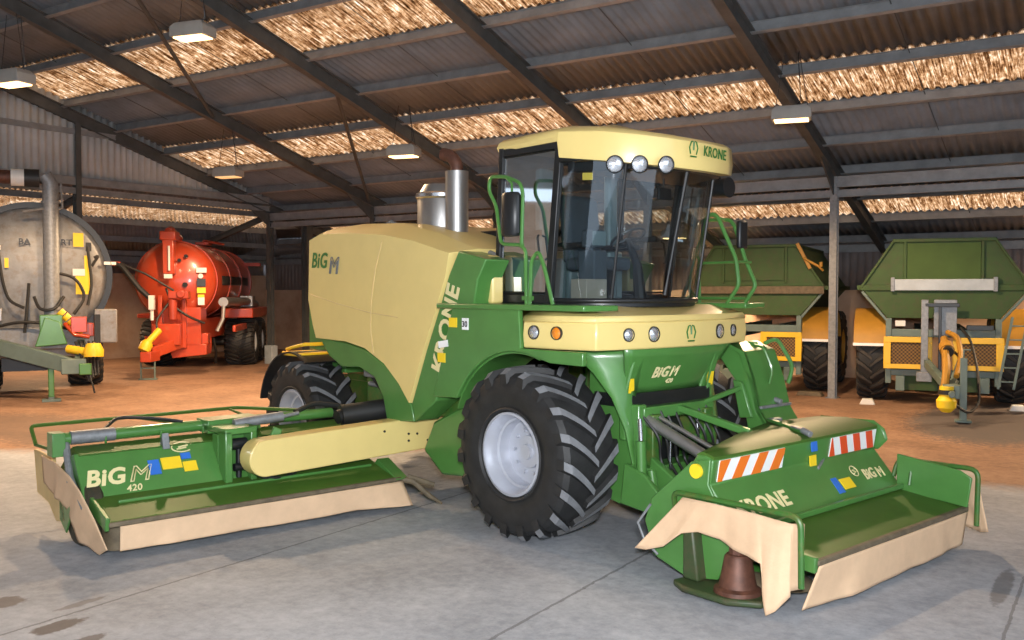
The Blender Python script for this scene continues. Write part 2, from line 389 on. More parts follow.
for i in range(len(edges)-1):
    a, c = edges[i], edges[i+1]
    if (a, c) in strips:
        if a > 0: continue
        for xb in bays[:-1]:
            o = struct('window_1', corr(xb if xb > GX else GX-.25, xb+4.6, a-.05, c+.05, main_z), 'skylight', solid=.006)
    elif a < 0 and c < 3:
        struct('ceiling', corr(GX-.25, XR, a, c, lambda x, y: zs(y)+.012), 'sheet', solid=.008)
struct('ceiling', corr(GX-7, XR, 3.65, YB+.4, lambda x, y: min(zs(y), 5.5+.29*(x-GX)) if x < GX else zs(y)), 'sheet', solid=.008)
for xb in bays[:-1]:
    struct('window_1', corr(xb, xb+4.6, 2.1-.05, 3.65+.05, main_z), 'skylight', solid=.006)
# aisle roof on the left of the gable frame, falling outwards, hipped at the corner
lz = lambda x, y: 5.5+.29*(x-GX)
def lx(x0, x1, mat, name):
    # y end follows the hip
    b = B(); n = 700
    y0 = RIDGE
    def fn(u, v):
        x = x0+(x1-x0)*u; y1 = -(x-GX); y = y0+(y1-y0)*v
        return (x, y, lz(x, y)+.028*math.sin(2*PI*y/.155))
    b.grid(fn, 1, 600); struct(name, b, mat, solid=.007)
lx(GX-1.1, GX, 'sheet', 'ceiling'); lx(GX-2.65, GX-1.1, 'skylight', 'window_2'); lx(XL-.4, GX-2.65, 'sheet', 'ceiling')
# hip infill between the back aisle and the left aisle
b = B(); b.add([(GX, 0, zs(0)), (GX, 3.65, zs(3.65)), (GX-3.65, 3.65, zs(3.65))], [(0, 1, 2)]); struct('ceiling', b, 'sheet', solid=.01)
# rafters (tapered by nothing: plain I sections running down the slope)
def ibeam(b, p, q, h, w, t=.02):
    p = Vector(p); q = Vector(q); d = (q-p).normalized(); sd = d.cross(Vector((0, 0, 1))).normalized(); up = sd.cross(d).normalized()
    b.bar(p, q, t, h, up); b.bar(p+up*h/2, q+up*h/2, w, t*1.2, up); b.bar(p-up*h/2, q-up*h/2, w, t*1.2, up)
for i, xb in enumerate(bays):
    b = B(); c0 = -.36
    ibeam(b, (xb, RIDGE, zs(RIDGE)+c0), (xb, YB, zs(YB)+c0), .30, .17)
    # haunch under the rafter at the column head
    b.prism([(-1.3, zs(-1.3)-.5), (-.08, zs(0)-.5), (-.08, zs(0)-.92)], 'x', xb-.012, xb+.012)
    struct('roof_beam', b, 'beam')
    b = B()
    for s_ in (-1, 1): b.box(xb-.08, xb+.08, s_*.085-.008, s_*.085+.008, 0, zs(0)-.5)
    b.box(xb-.008, xb+.008, -.08, .08, 0, zs(0)-.5); b.box(xb-.13, xb+.13, -.13, .13, 0, .02)
    struct('column', b, 'galv' if i >= 3 else 'beam')
# purlins
for y in py:
    if y > YB or y < RIDGE: continue
    b = B(); x0 = GX if y < 0 else GX-y
    z = zs(y)-.03; nrm = .29
    b.bar((x0, y, z-.10), (XR, y, z-.10), .016, .20, (0, .28, 1)); b.bar((x0, y-.04, z-.202), (XR, y-.04, z-.202), .095, .012, (0, .28, 1)); b.bar((x0, y+.02, z-.01), (XR, y+.02, z-.01), .06, .012, (0, .28, 1))
    struct('roof_beam', b, 'purlin')
# eaves beams along the inner column line and the gable frame
b = B(); ibeam(b, (GX, 0, 4.88), (XR, 0, 4.88), .22, .12); struct('roof_beam', b, 'purlin')
b = B(); ibeam(b, (GX, .05, 4.62), (XR, .05, 4.62), .14, .10); struct('roof_beam', b, 'purlin')
# sag rods
for i in range(len(bays)-1):
    b = B(); x = bays[i]+2.3
    b.tube([(x, RIDGE+.3, zs(RIDGE+.3)-.1), (x, YB-.3, zs(YB-.3)-.1)], .009, 5); struct('roof_beam', b, 'beam')
# roof bracing
for p, q in (((-9.2, -12.2), (-13.8, -6.0)), ((-9.2, -6.4), (-13.8, -.2))):
    b = B(); b.tube([(p[0], p[1], zs(p[1])-.42), (q[0], q[1], zs(q[1])-.42)], .045, 8); struct('roof_beam', b, 'beam')
# gable frame columns, girts, cladding above
for y in (-6.85, -13.7):
    b = B(); top = zs(y)-.5
    for s_ in (-1, 1): b.box(GX+s_*.085-.008, GX+s_*.085+.008, y-.08, y+.08, 0, top)
    b.box(GX-.08, GX+.08, y-.008, y+.008, 0, top); struct('column', b, 'beam')
b = B()
for s_ in (-1, 1): b.box(-18.05+s_*.13-.01, -18.05+s_*.13+.01, 1.2, 1.48, 0, 4.75)
b.box(-18.18, -17.92, 1.33, 1.35, 0, 4.75); struct('column', b, 'beam')
for z, h, w in ((5.42, .2, .12), (5.15, .14, .1), (6.75, .12, .07)):
    b = B(); yend = -.05 if z < 6 else (5.5-z-.4)/.29; ibeam(b, (GX+.02, RIDGE, z), (GX+.02, yend, z), h, w); struct('roof_beam', b, 'purlin')
def wall_corr_y(x, y0, y1, z0, ztop, name, mat, pitch=.2, amp=.02):
    b = B(); n = int((y1-y0)/pitch*6)
    prof = [0, 0, 1, 1, .5, 0]
    b.grid(lambda u, v: (x+amp*(1 if (math.sin(2*PI*(y0+(y1-y0)*u)/pitch) > .3) else -1), y0+(y1-y0)*u, z0+(ztop(y0+(y1-y0)*u)-z0)*v), n, 1)
    return struct(name, b, mat, solid=.006)
def wall_corr_x(y, x0, x1, z0, z1, name, mat, pitch=.2, amp=.02):
    b = B(); n = int((x1-x0)/pitch*6)
    b.grid(lambda u, v: (x0+(x1-x0)*u, y+amp*(1 if (math.sin(2*PI*(x0+(x1-x0)*u)/pitch) > .3) else -1), z0+(z1-z0)*v), n, 1)
    return struct(name, b, mat, solid=.006)
wall_corr_y(GX-.03, RIDGE, -.3, 5.45, lambda y: zs(y)+.05, 'wall_gable', 'clad')
# outer walls: concrete below, sheeting above
b = B(); b.box(XL-.25, XL, RIDGE, YB+.25, 0, 3.05); struct('wall_left', b, 'conc')
wall_corr_y(XL-.06, RIDGE, YB+.2, 3.0, lambda y: 4.0, 'wall_left', 'cladr')
b = B(); b.box(XL, XR, YB, YB+.25, 0, 2.45); struct('wall_back', b, 'conc')
wall_corr_x(YB+.06, XL, XR, 2.45, 4.0, 'wall_back', 'cladr')
b = B(); b.box(XR, XR+.2, -14, YB, 0, 10.0); struct('wall_right', b, 'clad')
# the other half of the shed, behind the camera: roof slope, rooflights, walls; the front stays open on the right
zs2 = lambda x, y: zs(RIDGE)-.29*(RIDGE-y)
e2 = [-36, -32.6, -31.1, -27.9, -26.4, -23.2, -21.7, RIDGE]
for i in range(len(e2)-1):
    sk = i in (1, 3, 5)
    struct('window_3' if sk else 'ceiling', corr(GX, XR, e2[i], e2[i+1], zs2, pitch=.31), 'skylight' if sk else 'sheet', solid=.008)
b = B(); b.box(XL-.2, XL, -36, RIDGE, 0, 5.5); struct('wall_left', b, 'conc')
b = B(); b.box(GX-.18, GX-.14, -36, RIDGE, 5.4, 10.7); struct('wall_gable', b, 'clad')
b = B(); b.box(XL, -2, -36.2, -36, 0, 5.5); struct('wall_front', b, 'clad')
for z in (3.6,):
    b = B(); ibeam(b, (XL, YB-.06, z), (XR, YB-.06, z), .18, .08); struct('roof_beam', b, 'purlin')
    b = B(); ibeam(b, (XL+.08, RIDGE, z-.05), (XL+.08, YB-.2, z-.05), .18, .08); struct('roof_beam', b, 'purlin')
# aisle rafters and purlins, left
for y in (0, -6.85, -13.7):
    b = B(); ibeam(b, (GX, y, lz(GX, 0)-.55), (XL, y, lz(XL, 0)-.36), .16, .12); struct('roof_beam', b, 'beam')
for dx in (1.1, 2.65, 4.2, 5.6):
    b = B(); x = GX-dx; z = lz(x, 0)-.03
    b.bar((x, RIDGE, z-.09), (x, dx, z-.09), .016, .17); b.bar((x, RIDGE, z-.172), (x, dx, z-.172), .075, .012); struct('roof_beam', b, 'purlin')
# small knee braces and a pale block at the corner column
b = B(); b.box(GX+.14, GX+.5, -.42, -.16, 0, .62); obj_ = obj('block', b, 'blueblk', bevel=.02); tag(obj_, 'pale blue-grey block standing at the foot of the corner column', 'block')

# ------------------------------------------------------------------ lamps
def lamp(x, y, z, rz, label, lit, drop, pw=1.0):
    t = empty('hanging_lamp', (x, y, z), rz, label, 'lamp', 'hanging lamps under the roof')
    b = B(); rings = []
    for zz, a, c in ((0, .34, .19), (.16, .34, .19), (.24, .26, .15)): rings.append([(-a, -c, zz), (a, -c, zz), (a, c, zz), (-a, c, zz)])
    b.loft(rings); obj('housing', b, 'lampbox', t, bevel=.012)
    b = B(); b.box(-.29, .29, -.15, .15, -.025, .002); obj('lamp_glass', b, 'lit' if lit else 'dim', t, bevel=.006)
    for sx in (-1, 1):
        b = B(); b.tube([(sx*.28, 0, .2), (sx*.12, 0, .2+drop)], .006, 5); obj('suspension_wire', b, 'black', t)
    b = B(); b.tube([(.0, .1, .2), (.15, .12, .35), (.1, .1, .2+drop)], .008, 5); obj('cable', b, 'black', t)
    L = bpy.data.lights.new('lamp_light', 'SPOT'); L.spot_size = R(158); L.spot_blend = .35; L.shadow_soft_size = .14; L.energy = LAMPW*pw; L.color = (1, .68, .40)
    o = bpy.data.objects.new('lamp_light', L); COL.objects.link(o); o.parent = t; o.location = (0, 0, -.19)
    return t
LAMPW = 1400
lamp(*camlevel(-8.62, 16.2), 6.0, R(10), 'glowing white box lamp in the upper left corner, hung below the first rooflight', True, 1.0)
lamp(*camlevel(-5.4, 15.9), 6.72, R(14), 'largest glowing lamp, hung on wires in front of the upper rooflight strip', True, 1.1)
lamp(*camlevel(-7.1, 23.4), 5.28, R(14), 'small distant lamp box hung above the orange-red tanker', False, 1.0)
lamp(*camlevel(-2.35, 20.3), 5.35, R(14), 'glowing box lamp hung left of the exhaust stack of the big mower', True, .9)
lamp(*camlevel(4.95, 16.6), 5.46, R(14), 'glowing box lamp in front of the rafter right of the cab roof', True, 1.0)

lamp(-22.6, -5.6, 3.45, R(90), 'added lamp box that brightens the left aisle, hidden behind the big grey tanker', True, .8, .45)  # extra lamp, added to lift the dark left aisle wall
lamp(6.6, 1.6, 4.2, R(0), 'added lamp box that brightens the back aisle, out of the picture to the right of the trailers', True, .6)  # unseen extra lamp, added as fill for the trailers and back aisle
lamp(-5.0, 2.6, 3.9, R(0), 'added lamp box that brightens the back wall, seen only through the cab of the big mower', True, .6, 1.6)  # added fill lamp behind the cab for the back wall
# ------------------------------------------------------------------ light, sky, camera
w_ = bpy.data.worlds.new('World'); S.world = w_; w_.use_nodes = True
bg = w_.node_tree.nodes['Background']; bg.inputs[0].default_value = (.74, .86, 1, 1); bg.inputs[1].default_value = SKY
sun = bpy.data.lights.new('sun', 'SUN'); sun.energy = SUNE; sun.angle = R(1.5); sun.color = (1, .93, .82)
o = bpy.data.objects.new('sun', sun); COL.objects.link(o); o.rotation_euler = (R(-38), R(8), 0)   # shines from behind the back wall onto the roof
fl = bpy.data.lights.new('camera_flash', 'AREA'); fl.shape = 'DISK'; fl.size = .5; fl.energy = FLASH; fl.color = (.95, .97, 1)
o = bpy.data.objects.new('camera_flash', fl); COL.objects.link(o); o.location = CAMP+Vector((.1, -.1, .45)); o.rotation_euler = (R(86), 0, YAW)
cam = bpy.data.cameras.new('camera'); cam.sensor_fit = 'HORIZONTAL'; cam.sensor_width = 36; cam.lens = 931/1024*36; cam.clip_end = 300; cam.clip_start = .05
o = bpy.data.objects.new('camera', cam); COL.objects.link(o); o.location = CAMP; o.rotation_euler = (PI/2-math.atan(30/931), 0, YAW); S.camera = o
S.view_settings.view_transform = 'Standard'; S.view_settings.look = 'None'; S.view_settings.gamma = 1; S.view_settings.use_curve_mapping = False
S.view_settings.exposure = EXPO

# ------------------------------------------------------------------ the self-propelled mower (x forward, y to its left)
MR = empty('self_propelled_mower', (.9238, -12.7069, 0), R(-15.064), 'big green and cream-yellow self-propelled mower with large glass cab and mowing decks', 'mower')
def mir(poly, c=0): return [(x, 2*c-y) for x, y in poly]
# wheels
wheel(MR, 0, -1.10, .85, .86, .72, .40, -1)
wheel(MR, 0, 1.10, .85, .86, .72, .40, 1)
wheel(MR, -4.3, -1.17, .76, .76, .62, .37, -1, nl=18)
wheel(MR, -4.3, 1.17, .76, .76, .62, .37, 1, nl=18)
# chassis: rails, axles, belly
b = B()
b.box(-4.9, 1.0, -.48, -.34, .75, 1.25); b.box(-4.9, 1.0, .34, .48, .75, 1.25); b.box(-4.5, .6, -.5, .5, 1.2, 1.3)
b.box(-.22, .22, -.8, .8, .62, 1.05); b.box(-4.45, -4.15, -.9, .9, .6, .9)
for yy in (-1, 1):
    b.cyl((0, yy*.66, .85), (0, yy*.95, .85), .27, n=20); b.cyl((-4.3, yy*.7, .76), (-4.3, yy*1.0, .76), .2, n=16)
ch = obj('chassis', b, 'dgreen', MR, bevel=.015)
b = B(); b.box(-.7, .7, -.33, .33, .7, 1.2); b.box(-3.2, -1.2, -.6, .6, 1.1, 1.9); obj('gearbox', b, 'black', ch, bevel=.04)
b = B(); b.prism([(-1.75, .95), (-.95, 1.3), (-.8, .75), (-1.0, .42), (-1.6, .36), (-1.95, .6)], 'y', -1.05, -.5); obj('belly_guard', b, 'green', ch, bevel=.03)
# rear hood: cream panels with rounded top
side = [(-4.13, 3.16), (-3.86, 3.245), (-3.14, 3.27), (-2.27, 3.235), (-1.58, 3.09), (-.91, 2.89), (-1.10, 2.60), (-1.24, 2.3), (-1.5, 1.79), (-1.78, 1.17), (-1.98, 1.37), (-2.28, 1.58), (-2.7, 1.74), (-3.15, 1.81), (-3.86, 1.83), (-3.94, 2.0), (-4.05, 2.32)]
def hood_mesh(poly, yw, rtop, inset=.0):
    b = B(); n = len(poly); cx = sum(p[0] for p in poly)/n; cz = sum(p[1] for p in poly)/n
    rings = []
    prof = [(-yw+.00, .10), (-yw-.0, .0)]
    K = 5
    ys = []
    for k in range(K+1): a = PI/2*k/K; ys.append((-yw+rtop*(1-math.sin(a)), rtop*(1-math.cos(a))))
    ys = ys[::-1]
    full = [(y, i) for y, i in ys]+[(-y, i) for y, i in ys[::-1]]
    # ys: inset i at the outer face, 0 inside
    def ins(p, i):
        dx, dz = p[0]-cx, p[1]-cz; L = math.hypot(dx, dz); q = .55*i
        # only the top and rear edges are rolled, the low edges stay crisp
        f = 1 if p[1] > 2.7 else .12
        return (p[0]-dx/L*q*f, p[1]-dz/L*q*f)
    ring = lambda y, i: [(ins(p, i)[0], y, ins(p, i)[1]) for p in poly]
    out = [ring(-yw+rtop*(1-math.sin(PI/2*(K-k)/K)) if False else -yw+rtop*math.sin(PI/2*k/K)*1.0, rtop*(1-math.sin(PI/2*k/K)) if False else rtop*(1-math.sin(math.acos(1-math.sin(PI/2*k/K)))) if False else rtop*(1-k/K)**2) for k in range(K+1)]
    out += [[(x, -y, z) for x, y, z in r_] for r_ in out[::-1]]
    b.loft(out); return b
hood = obj('engine_hood', hood_mesh(side, 1.36, .28), 'yellow', MR, sharp=28)
b = B()   # panel seam
b.tube([(-2.31, -1.362, 3.02), (-2.45, -1.364, 2.7), (-2.54, -1.364, 2.33), (-2.56, -1.364, 2.0), (-2.50, -1.364, 1.69)], .007, 6); b.tube([(-4.0, -1.364, 2.4), (-3.3, -1.364, 2.28), (-2.55, -1.364, 2.18), (-2.0, -1.364, 2.14)], .005, 6)
obj('panel_seam', b, 'cream', hood)
text('BiG', .27, (-3.93, -1.372, 2.74), (1, 0, -.03), (0, 0, 1), 'gletter', hood, bold=.02, shear=.2, sx=.92)
text('M', .29, (-3.50, -1.372, 2.66), (1, 0, -.03), (0, 0, 1), 'galv', hood, shear=.2, outline=True)
b = B()   # green lower wing with the wheel arch
b.prism([(-3.79, 1.835), (-3.15, 1.80), (-2.7, 1.73), (-2.28, 1.57), (-1.98, 1.36), (-1.78, 1.16), (-1.72, .98), (-2.26, .93), (-2.34, 1.2), (-2.52, 1.42), (-2.85, 1.52), (-3.25, 1.50), (-3.55, 1.62)], 'y', -1.34, -1.27)
obj('rear_wing', b, 'green', MR, bevel=.012)
b = B(); b.prism([(-3.79, 1.835), (-3.15, 1.80), (-2.7, 1.73), (-2.28, 1.57), (-1.98, 1.36), (-1.78, 1.16), (-1.72, .98), (-2.26, .93), (-2.34, 1.2), (-2.52, 1.42), (-2.85, 1.52), (-3.25, 1.50), (-3.55, 1.62)], 'y', 1.27, 1.34)
obj('rear_wing', b, 'green', MR, bevel=.012)
b = B(); b.box(-3.3, -1.3, -.95, .95, 1.0, 1.8); obj('engine_block', b, 'dgreen', MR, bevel=.03)
b = B()
random.seed(3)
for i in range(7):
    x = -2.9+.13*i; b.tube([(x, -.98, 1.72-.05*i), (x-.1, -1.12, 1.45), (x+.25, -1.14, 1.22+.04*i), (x+.5, -1.0, 1.5)], .018, 6, fillet=.12)
obj('hydraulic_hose', b, 'hose', MR)
b = B(); b.box(-3.05, -2.75, -1.16, -.98, 1.38, 1.6); b.cyl((-3.0, -1.1, 1.3), (-2.5, -1.12, 1.28), .03); obj('hydraulic_valve', b, 'galv', MR, bevel=.02)
# rear mudguards
def mud(b, x, z, r, a0, a1, y0, y1, t=.02, n=16):
    rings = []
    for k in range(n+1):
        a = R(a0+(a1-a0)*k/n); c, s_ = math.cos(a), math.sin(a)
        rings.append([(x+r*c, y0, z+r*s_), (x+r*c, y1, z+r*s_), (x+(r+t)*c, y1, z+(r+t)*s_), (x+(r+t)*c, y0, z+(r+t)*s_)])
    b.loft(rings); return b
for yy in (-1, 1):
    b = mud(B(), -4.3, .78, .84, 60, 168, min(yy*.86, yy*1.5), max(yy*.86, yy*1.5)); obj('mudguard', b, 'black', MR)
b = B(); b.box(-5.1, -3.9, -.9, .9, 1.35, 1.6); b.box(-5.2, -4.6, -.7, .7, 1.6, 2.3); obj('rear_frame', b, 'green', MR, bevel=.02)
b = B(); b.box(-4.6, -4.05, -1.45, -.95, 1.58, 1.63); b.tube([(-4.55, -1.4, 1.66), (-4.1, -1.4, 1.74), (-4.1, -.95, 1.74)], .025); obj('rear_step', b, 'orangeYel', MR, bevel=.01)
# green stripe between hood and platform, carries the vertical lettering
b = B(); b.prism([(-.93, 2.862), (-.48, 2.76), (-.62, 2.55), (-.68, 2.28), (-1.20, 2.25), (-1.32, 1.25), (-1.72, .98), (-1.785, 1.165), (-1.5, 1.79), (-1.24, 2.3), (-1.10, 2.6)], 'y', -1.33, -1.0)
b.prism([(-.93, 2.862), (-.48, 2.76), (-.62, 2.55), (-.68, 2.28), (-1.20, 2.25), (-1.32, 1.25), (-1.72, .98), (-1.785, 1.165), (-1.5, 1.79), (-1.24, 2.3), (-1.10, 2.6)], 'y', 1.0, 1.33)
b.box(-1.2, -.82, -.9, .9, 2.3, 2.7); sp = obj('side_stripe', b, 'green', MR, bevel=.015)
t = (-.345, 0, -.94)
text('KRONE', .30, (-1.20, -1.338, 1.53), (.30, 0, .95), (-.95, 0, .30), 'letter', sp, bold=.03, sx=.95)
b = B(); cpp = [(-.86, 2.74), (-.70, 2.82), (-.60, 2.78), (-.60, 2.31), (-.95, 2.31), (-.92, 2.5)]; b.prism(cpp, 'y', -1.14, -.98); b.prism(cpp, 'y', .98, 1.14)
cp = obj('corner_panel', b, 'yellow', MR, bevel=.03, seg=3)
# green side panels with the front wheel arch
arc = [(1.03*math.cos(R(a)), .82+1.03*math.sin(R(a))) for a in range(151, 72, -6)]
sidep = [(-1.31, 1.3), (-.97, 2.27), (.07, 2.27), (.09, 1.885), (.93, 1.885), (.93, 1.76), (.50, 1.765)]+arc[::-1][1:]
for yy, nm in ((-1.38, 'side_panel'), (1.32, 'side_panel')):
    b = B(); b.prism(sidep, 'y', yy, yy+.06); sd_ = obj(nm, b, 'green', MR, bevel=.012)
    if yy < 0:
        b = B(); plate(b, (-1.02, -1.384, 2.06), (1, 0, 0), (0, 0, 1), .13, .10); plate(b, (-1.22, -1.384, 1.68), (1, 0, 0), (0, 0, 1), .13, .1); obj('warning_sticker', b, 'stickY', sd_)
        b = B(); plate(b, (-.80, -1.384, 2.04), (1, 0, 0), (0, 0, 1), .1, .12); plate(b, (-1.2, -1.384, 1.83), (1, 0, .15), (0, 0, 1), .16, .07); obj('sticker', b, 'refl_w', sd_)
        text('30', .085, (-.795, -1.391, 2.07), (1, 0, 0), (0, 0, 1), 'black', sd_, bold=.02)
for yy in (-1, 1):   # pressed gusset sweeping from the wing down in front of the tyre
    b = B(); oe = [(.42, -1.08, 1.88), (.50, -1.0, 1.80), (.62, -.92, 1.66), (.75, -.80, 1.42), (.86, -.73, 1.12), (.89, -.66, .8), (.80, -.62, .5)]; ie = [(.97, -.56, 1.89), (.95, -.56, 1.80), (.90, -.56, 1.66), (.84, -.56, 1.42), (.83, -.56, 1.12), (.83, -.56, .8), (.78, -.56, .5)]
    rr_ = [[Vector(p).lerp(Vector(q), t/4)+Vector((.03*math.sin(PI*t/4), 0, 0)) for t in range(5)] for p, q in zip(oe, ie)]
    rr_ = [[(v.x, v.y*-yy, v.z) for v in r__] for r__ in rr_]
    b.loft(rr_, cap=False, close=False); obj('front_gusset', b, 'green', MR, solid=.02, sharp=50)
# inner wing arches (sheet around the tyre top)
for yy in (-1, 1):
    b = mud(B(), 0, .82, 1.01, 72, 158, min(yy*.70, yy*1.33), max(yy*.70, yy*1.33), .02); obj('wheel_arch', b, 'green', MR)
# platform deck
b = B(); b.prism([(-1.2, -1.42), (.98, -1.42), (1.02, -1.0), (.2, -.98), (.2, .98), (1.02, 1.0), (.98, 1.42), (-1.2, 1.42)], 'z', 2.255, 2.31)
obj('platform', b, 'green', MR, bevel=.012)
# front bumper with headlight band
outl = [(.09, 1.335), (.5, 1.30), (.90, 1.17), (1.02, .6), (1.06, 0)]
full = [(x, -y) for x, y in outl]+[(x, y) for x, y in outl[::-1][1:]]
def band(full, z0, z1, t, shrink=0):
    b = B(); rings = []
    for i, (x, y) in enumerate(full):
        p0 = Vector(full[max(0, i-1)]); p1 = Vector(full[min(len(full)-1, i+1)]); d = (p1-p0).normalized(); nrm = Vector((d.y, -d.x))
        if nrm.x < 0 and abs(y) < 1.2: nrm = -nrm
        a = Vector((x, y)); c = a-nrm*t
        zc = 0
        rings.append([(a.x, a.y, z0), (a.x+nrm.x*.015, a.y+nrm.y*.015, (z0+z1)/2), (a.x, a.y, z1), (c.x, c.y, z1), (c.x, c.y, z0)])
    b.loft(rings); return b
bump = obj('headlight_band', band(full, 1.89, 2.15, .10), 'yellow', MR, bevel=.015)
b = B()   # cream cover from band up to the cab foot
for r0 in (1,):
    rings = [[(x, y, 2.15) for x, y in full], [(x*.97, y*.985, 2.2) for x, y in full], [(.1+(x-.1)*.62, y*.85, 2.285) for x, y in full], [(.06, y*.8, 2.29) for x, y in full]]
    b.loft(rings, cap=False, close=False)
obj('front_cover', b, 'yellow', MR, solid=.02)
def headlight(x, y, z, nx, ny, r, mat='lens', par=None):
    b = B(); n_ = Vector((nx, ny, 0)).normalized(); o_ = Vector((x, y, z))
    b.lathe([(r, -.03), (r*1.12, .0), (r*1.1, .022), (r, .024), (r*.96, .012)], o_, n_, 24); h_ = obj('headlight', b, 'black', bump if par is None else par)
    b = B(); b.lathe([(r*.97, .008), (r*.7, .02), (.001, .028)], o_, n_, 24); 
    b2 = b; l_ = obj('lamp_lens', b2, mat, bump if par is None else par)
    return h_
headlight(.24, -1.325, 2.045, .1, -1, .062); headlight(.52, -1.30, 2.045, .12, -1, .058, 'amber')
for yy in (-.82, -.52, .52, .82):
    nx, ny = (1, yy*.22); xx = 1.06-.04*abs(yy)/.6-(.0 if abs(yy) < .6 else .03)
    headlight(xx, yy, 2.03, nx, ny, .058 if abs(yy) > .6 else .068)
headlight(.50, 1.31, 2.045, .2, 1, .05, 'amber')
def crown(parent, o, xd, yd, s, mat='gletter'):
    xd = Vector(xd).normalized(); yd = Vector(yd).normalized(); o = Vector(o); b = B(); P = lambda u, v: o+xd*u*s+yd*v*s
    b.tube([P(-.30, -.35), P(-.42, .05), P(-.25, .42), P(-.1, .45)], .045*s, 5); b.tube([P(.30, -.35), P(.42, .05), P(.25, .42), P(.1, .45)], .045*s, 5)
    b.tube([P(0, .42), P(0, -.1)], .06*s, 5); b.tube([P(-.3, -.5), P(.3, -.5)], .05*s, 5)
    return obj('crown_emblem', b, mat, parent)
crown(bump, (1.078, 0, 2.03), (0, 1, 0), (0, 0, 1), .16)
b = B(); b.box(.55, .66, 1.36, 1.42, 1.82, 2.05); obj('side_marker', b, 'amber', MR, bevel=.01)
# front panel between the wheel columns
b = B()
def fp(u, v):
    y = -.95+1.9*u; z = 1.44+.46*v; s_ = 1-(abs(2*u-1))**3
    return (.74+.07*s_+.20*v, y*(.62+.26*v), z)
b.grid(fp, 16, 5); fpn = obj('front_panel', b, 'green', MR, solid=.03)
text('BiG', .155, (.905, -.40, 1.60), (0, 1, 0), (.42, 0, 1), 'letter', fpn, bold=.03, shear=.2)
text('M', .155, (.908, -.14, 1.60), (0, 1, 0), (.42, 0, 1), 'letter', fpn, shear=.25, outline=True)
text('420', .07, (.885, -.17, 1.53), (0, 1, 0), (.42, 0, 1), 'letter', fpn, bold=.02, shear=.2)
b = B(); b.box(.35, .85, -.62, .62, 1.3, 1.45); obj('black_cross_box', b, 'black', MR, bevel=.01)  # plain black box across the front, below the front panel
# front wheel columns: plate curving down in front of the tyre
def column_plate(y0, y1):
    return B().prism([(.3, 1.92), (.25, .7), (.4, .42), (.70, .36), (.80, .55), (.82, 1.0), (.80, 1.45), (.95, 1.9)], 'y', y0, y1)
for yy in (-1, 1):
    c_ = obj('wheel_column', column_plate(min(yy*.53, yy*.62), max(yy*.53, yy*.62)), 'green', MR, bevel=.015)
    b = B(); b.prism([(.74, 1.0), (.82, 1.0), (.82, 1.45), (.97, 1.9), (.7, 1.9), (.72, 1.45)], 'y', min(yy*.50, yy*.68), max(yy*.50, yy*.68)); obj('column_box', b, 'green', c_, bevel=.02)
    b = B(); plate(b, (.845, -.66 if yy < 0 else .56, 1.46), (0, 1, 0), (.15, 0, 1), .10, .19); obj('warning_sticker', b, 'stickY', c_)
    b = B(); b.tube([(.30, yy*.70, 1.80), (.62, yy*.68, 1.76), (.75, yy*.66, 1.55), (.72, yy*.66, 1.25)], .014, 6, fillet=.1); obj('hose', b, 'hose', c_)
# left front guard wrapped round the far tyre
go = [(.50, 1.86), (.80, 1.89), (1.02, 1.80), (1.14, 1.5), (1.22, 1.2), (1.42, .92), (1.30, .70), (1.12, .80), (1.05, 1.15), (.93, 1.48), (.74, 1.70), (.50, 1.80)]
b = B(); b.prism(go, 'y', .96, 1.02); b.prism([(.50, 1.86), (.80, 1.89), (1.02, 1.80), (1.14, 1.5), (1.22, 1.2), (1.42, .92), (1.38, .88), (1.17, 1.18), (1.09, 1.48), (.97, 1.76), (.80, 1.84), (.5, 1.82)], 'y', .96, 1.56)
gd = obj('tyre_guard', b, 'green', MR, bevel=.012)
b = B(); b.tube([(.92, 1.50, 1.86), (1.02, 1.60, 1.92), (1.2, 1.64, 1.62), (1.20, 1.54, 1.44)], .022, 8, fillet=.1); b.tube([(.98, 1.22, 1.86), (1.1, 1.22, 1.84), (1.2, 1.24, 1.6), (1.16, 1.24, 1.45)], .014, 6, fillet=.08); obj('handle', b, 'green', gd)
b = B(); b.bar((1.215, .98, 1.22), (1.215, 1.55, 1.22), .05, .03); b.cyl((1.19, 1.3, 1.28), (1.27, 1.3, 1.26), .03); b.cyl((1.38, 1.5, .95), (1.45, 1.5, .93), .03); obj('clamp_bar', b, 'galv', gd, bevel=.005)
b = B(); b.prism([(.93, 1.50), (1.04, 1.48), (1.17, 1.12), (1.02, 1.10)], 'y', .90, .94); obj('bracket_plate', b, 'green', gd, bevel=.01)
b = B(); b.prism([(-.4, 1.78), (.3, 1.95), (.3, 1.98), (-.4, 1.82)], 'y', .7, 1.4); obj('fender_top', b, 'green', gd)

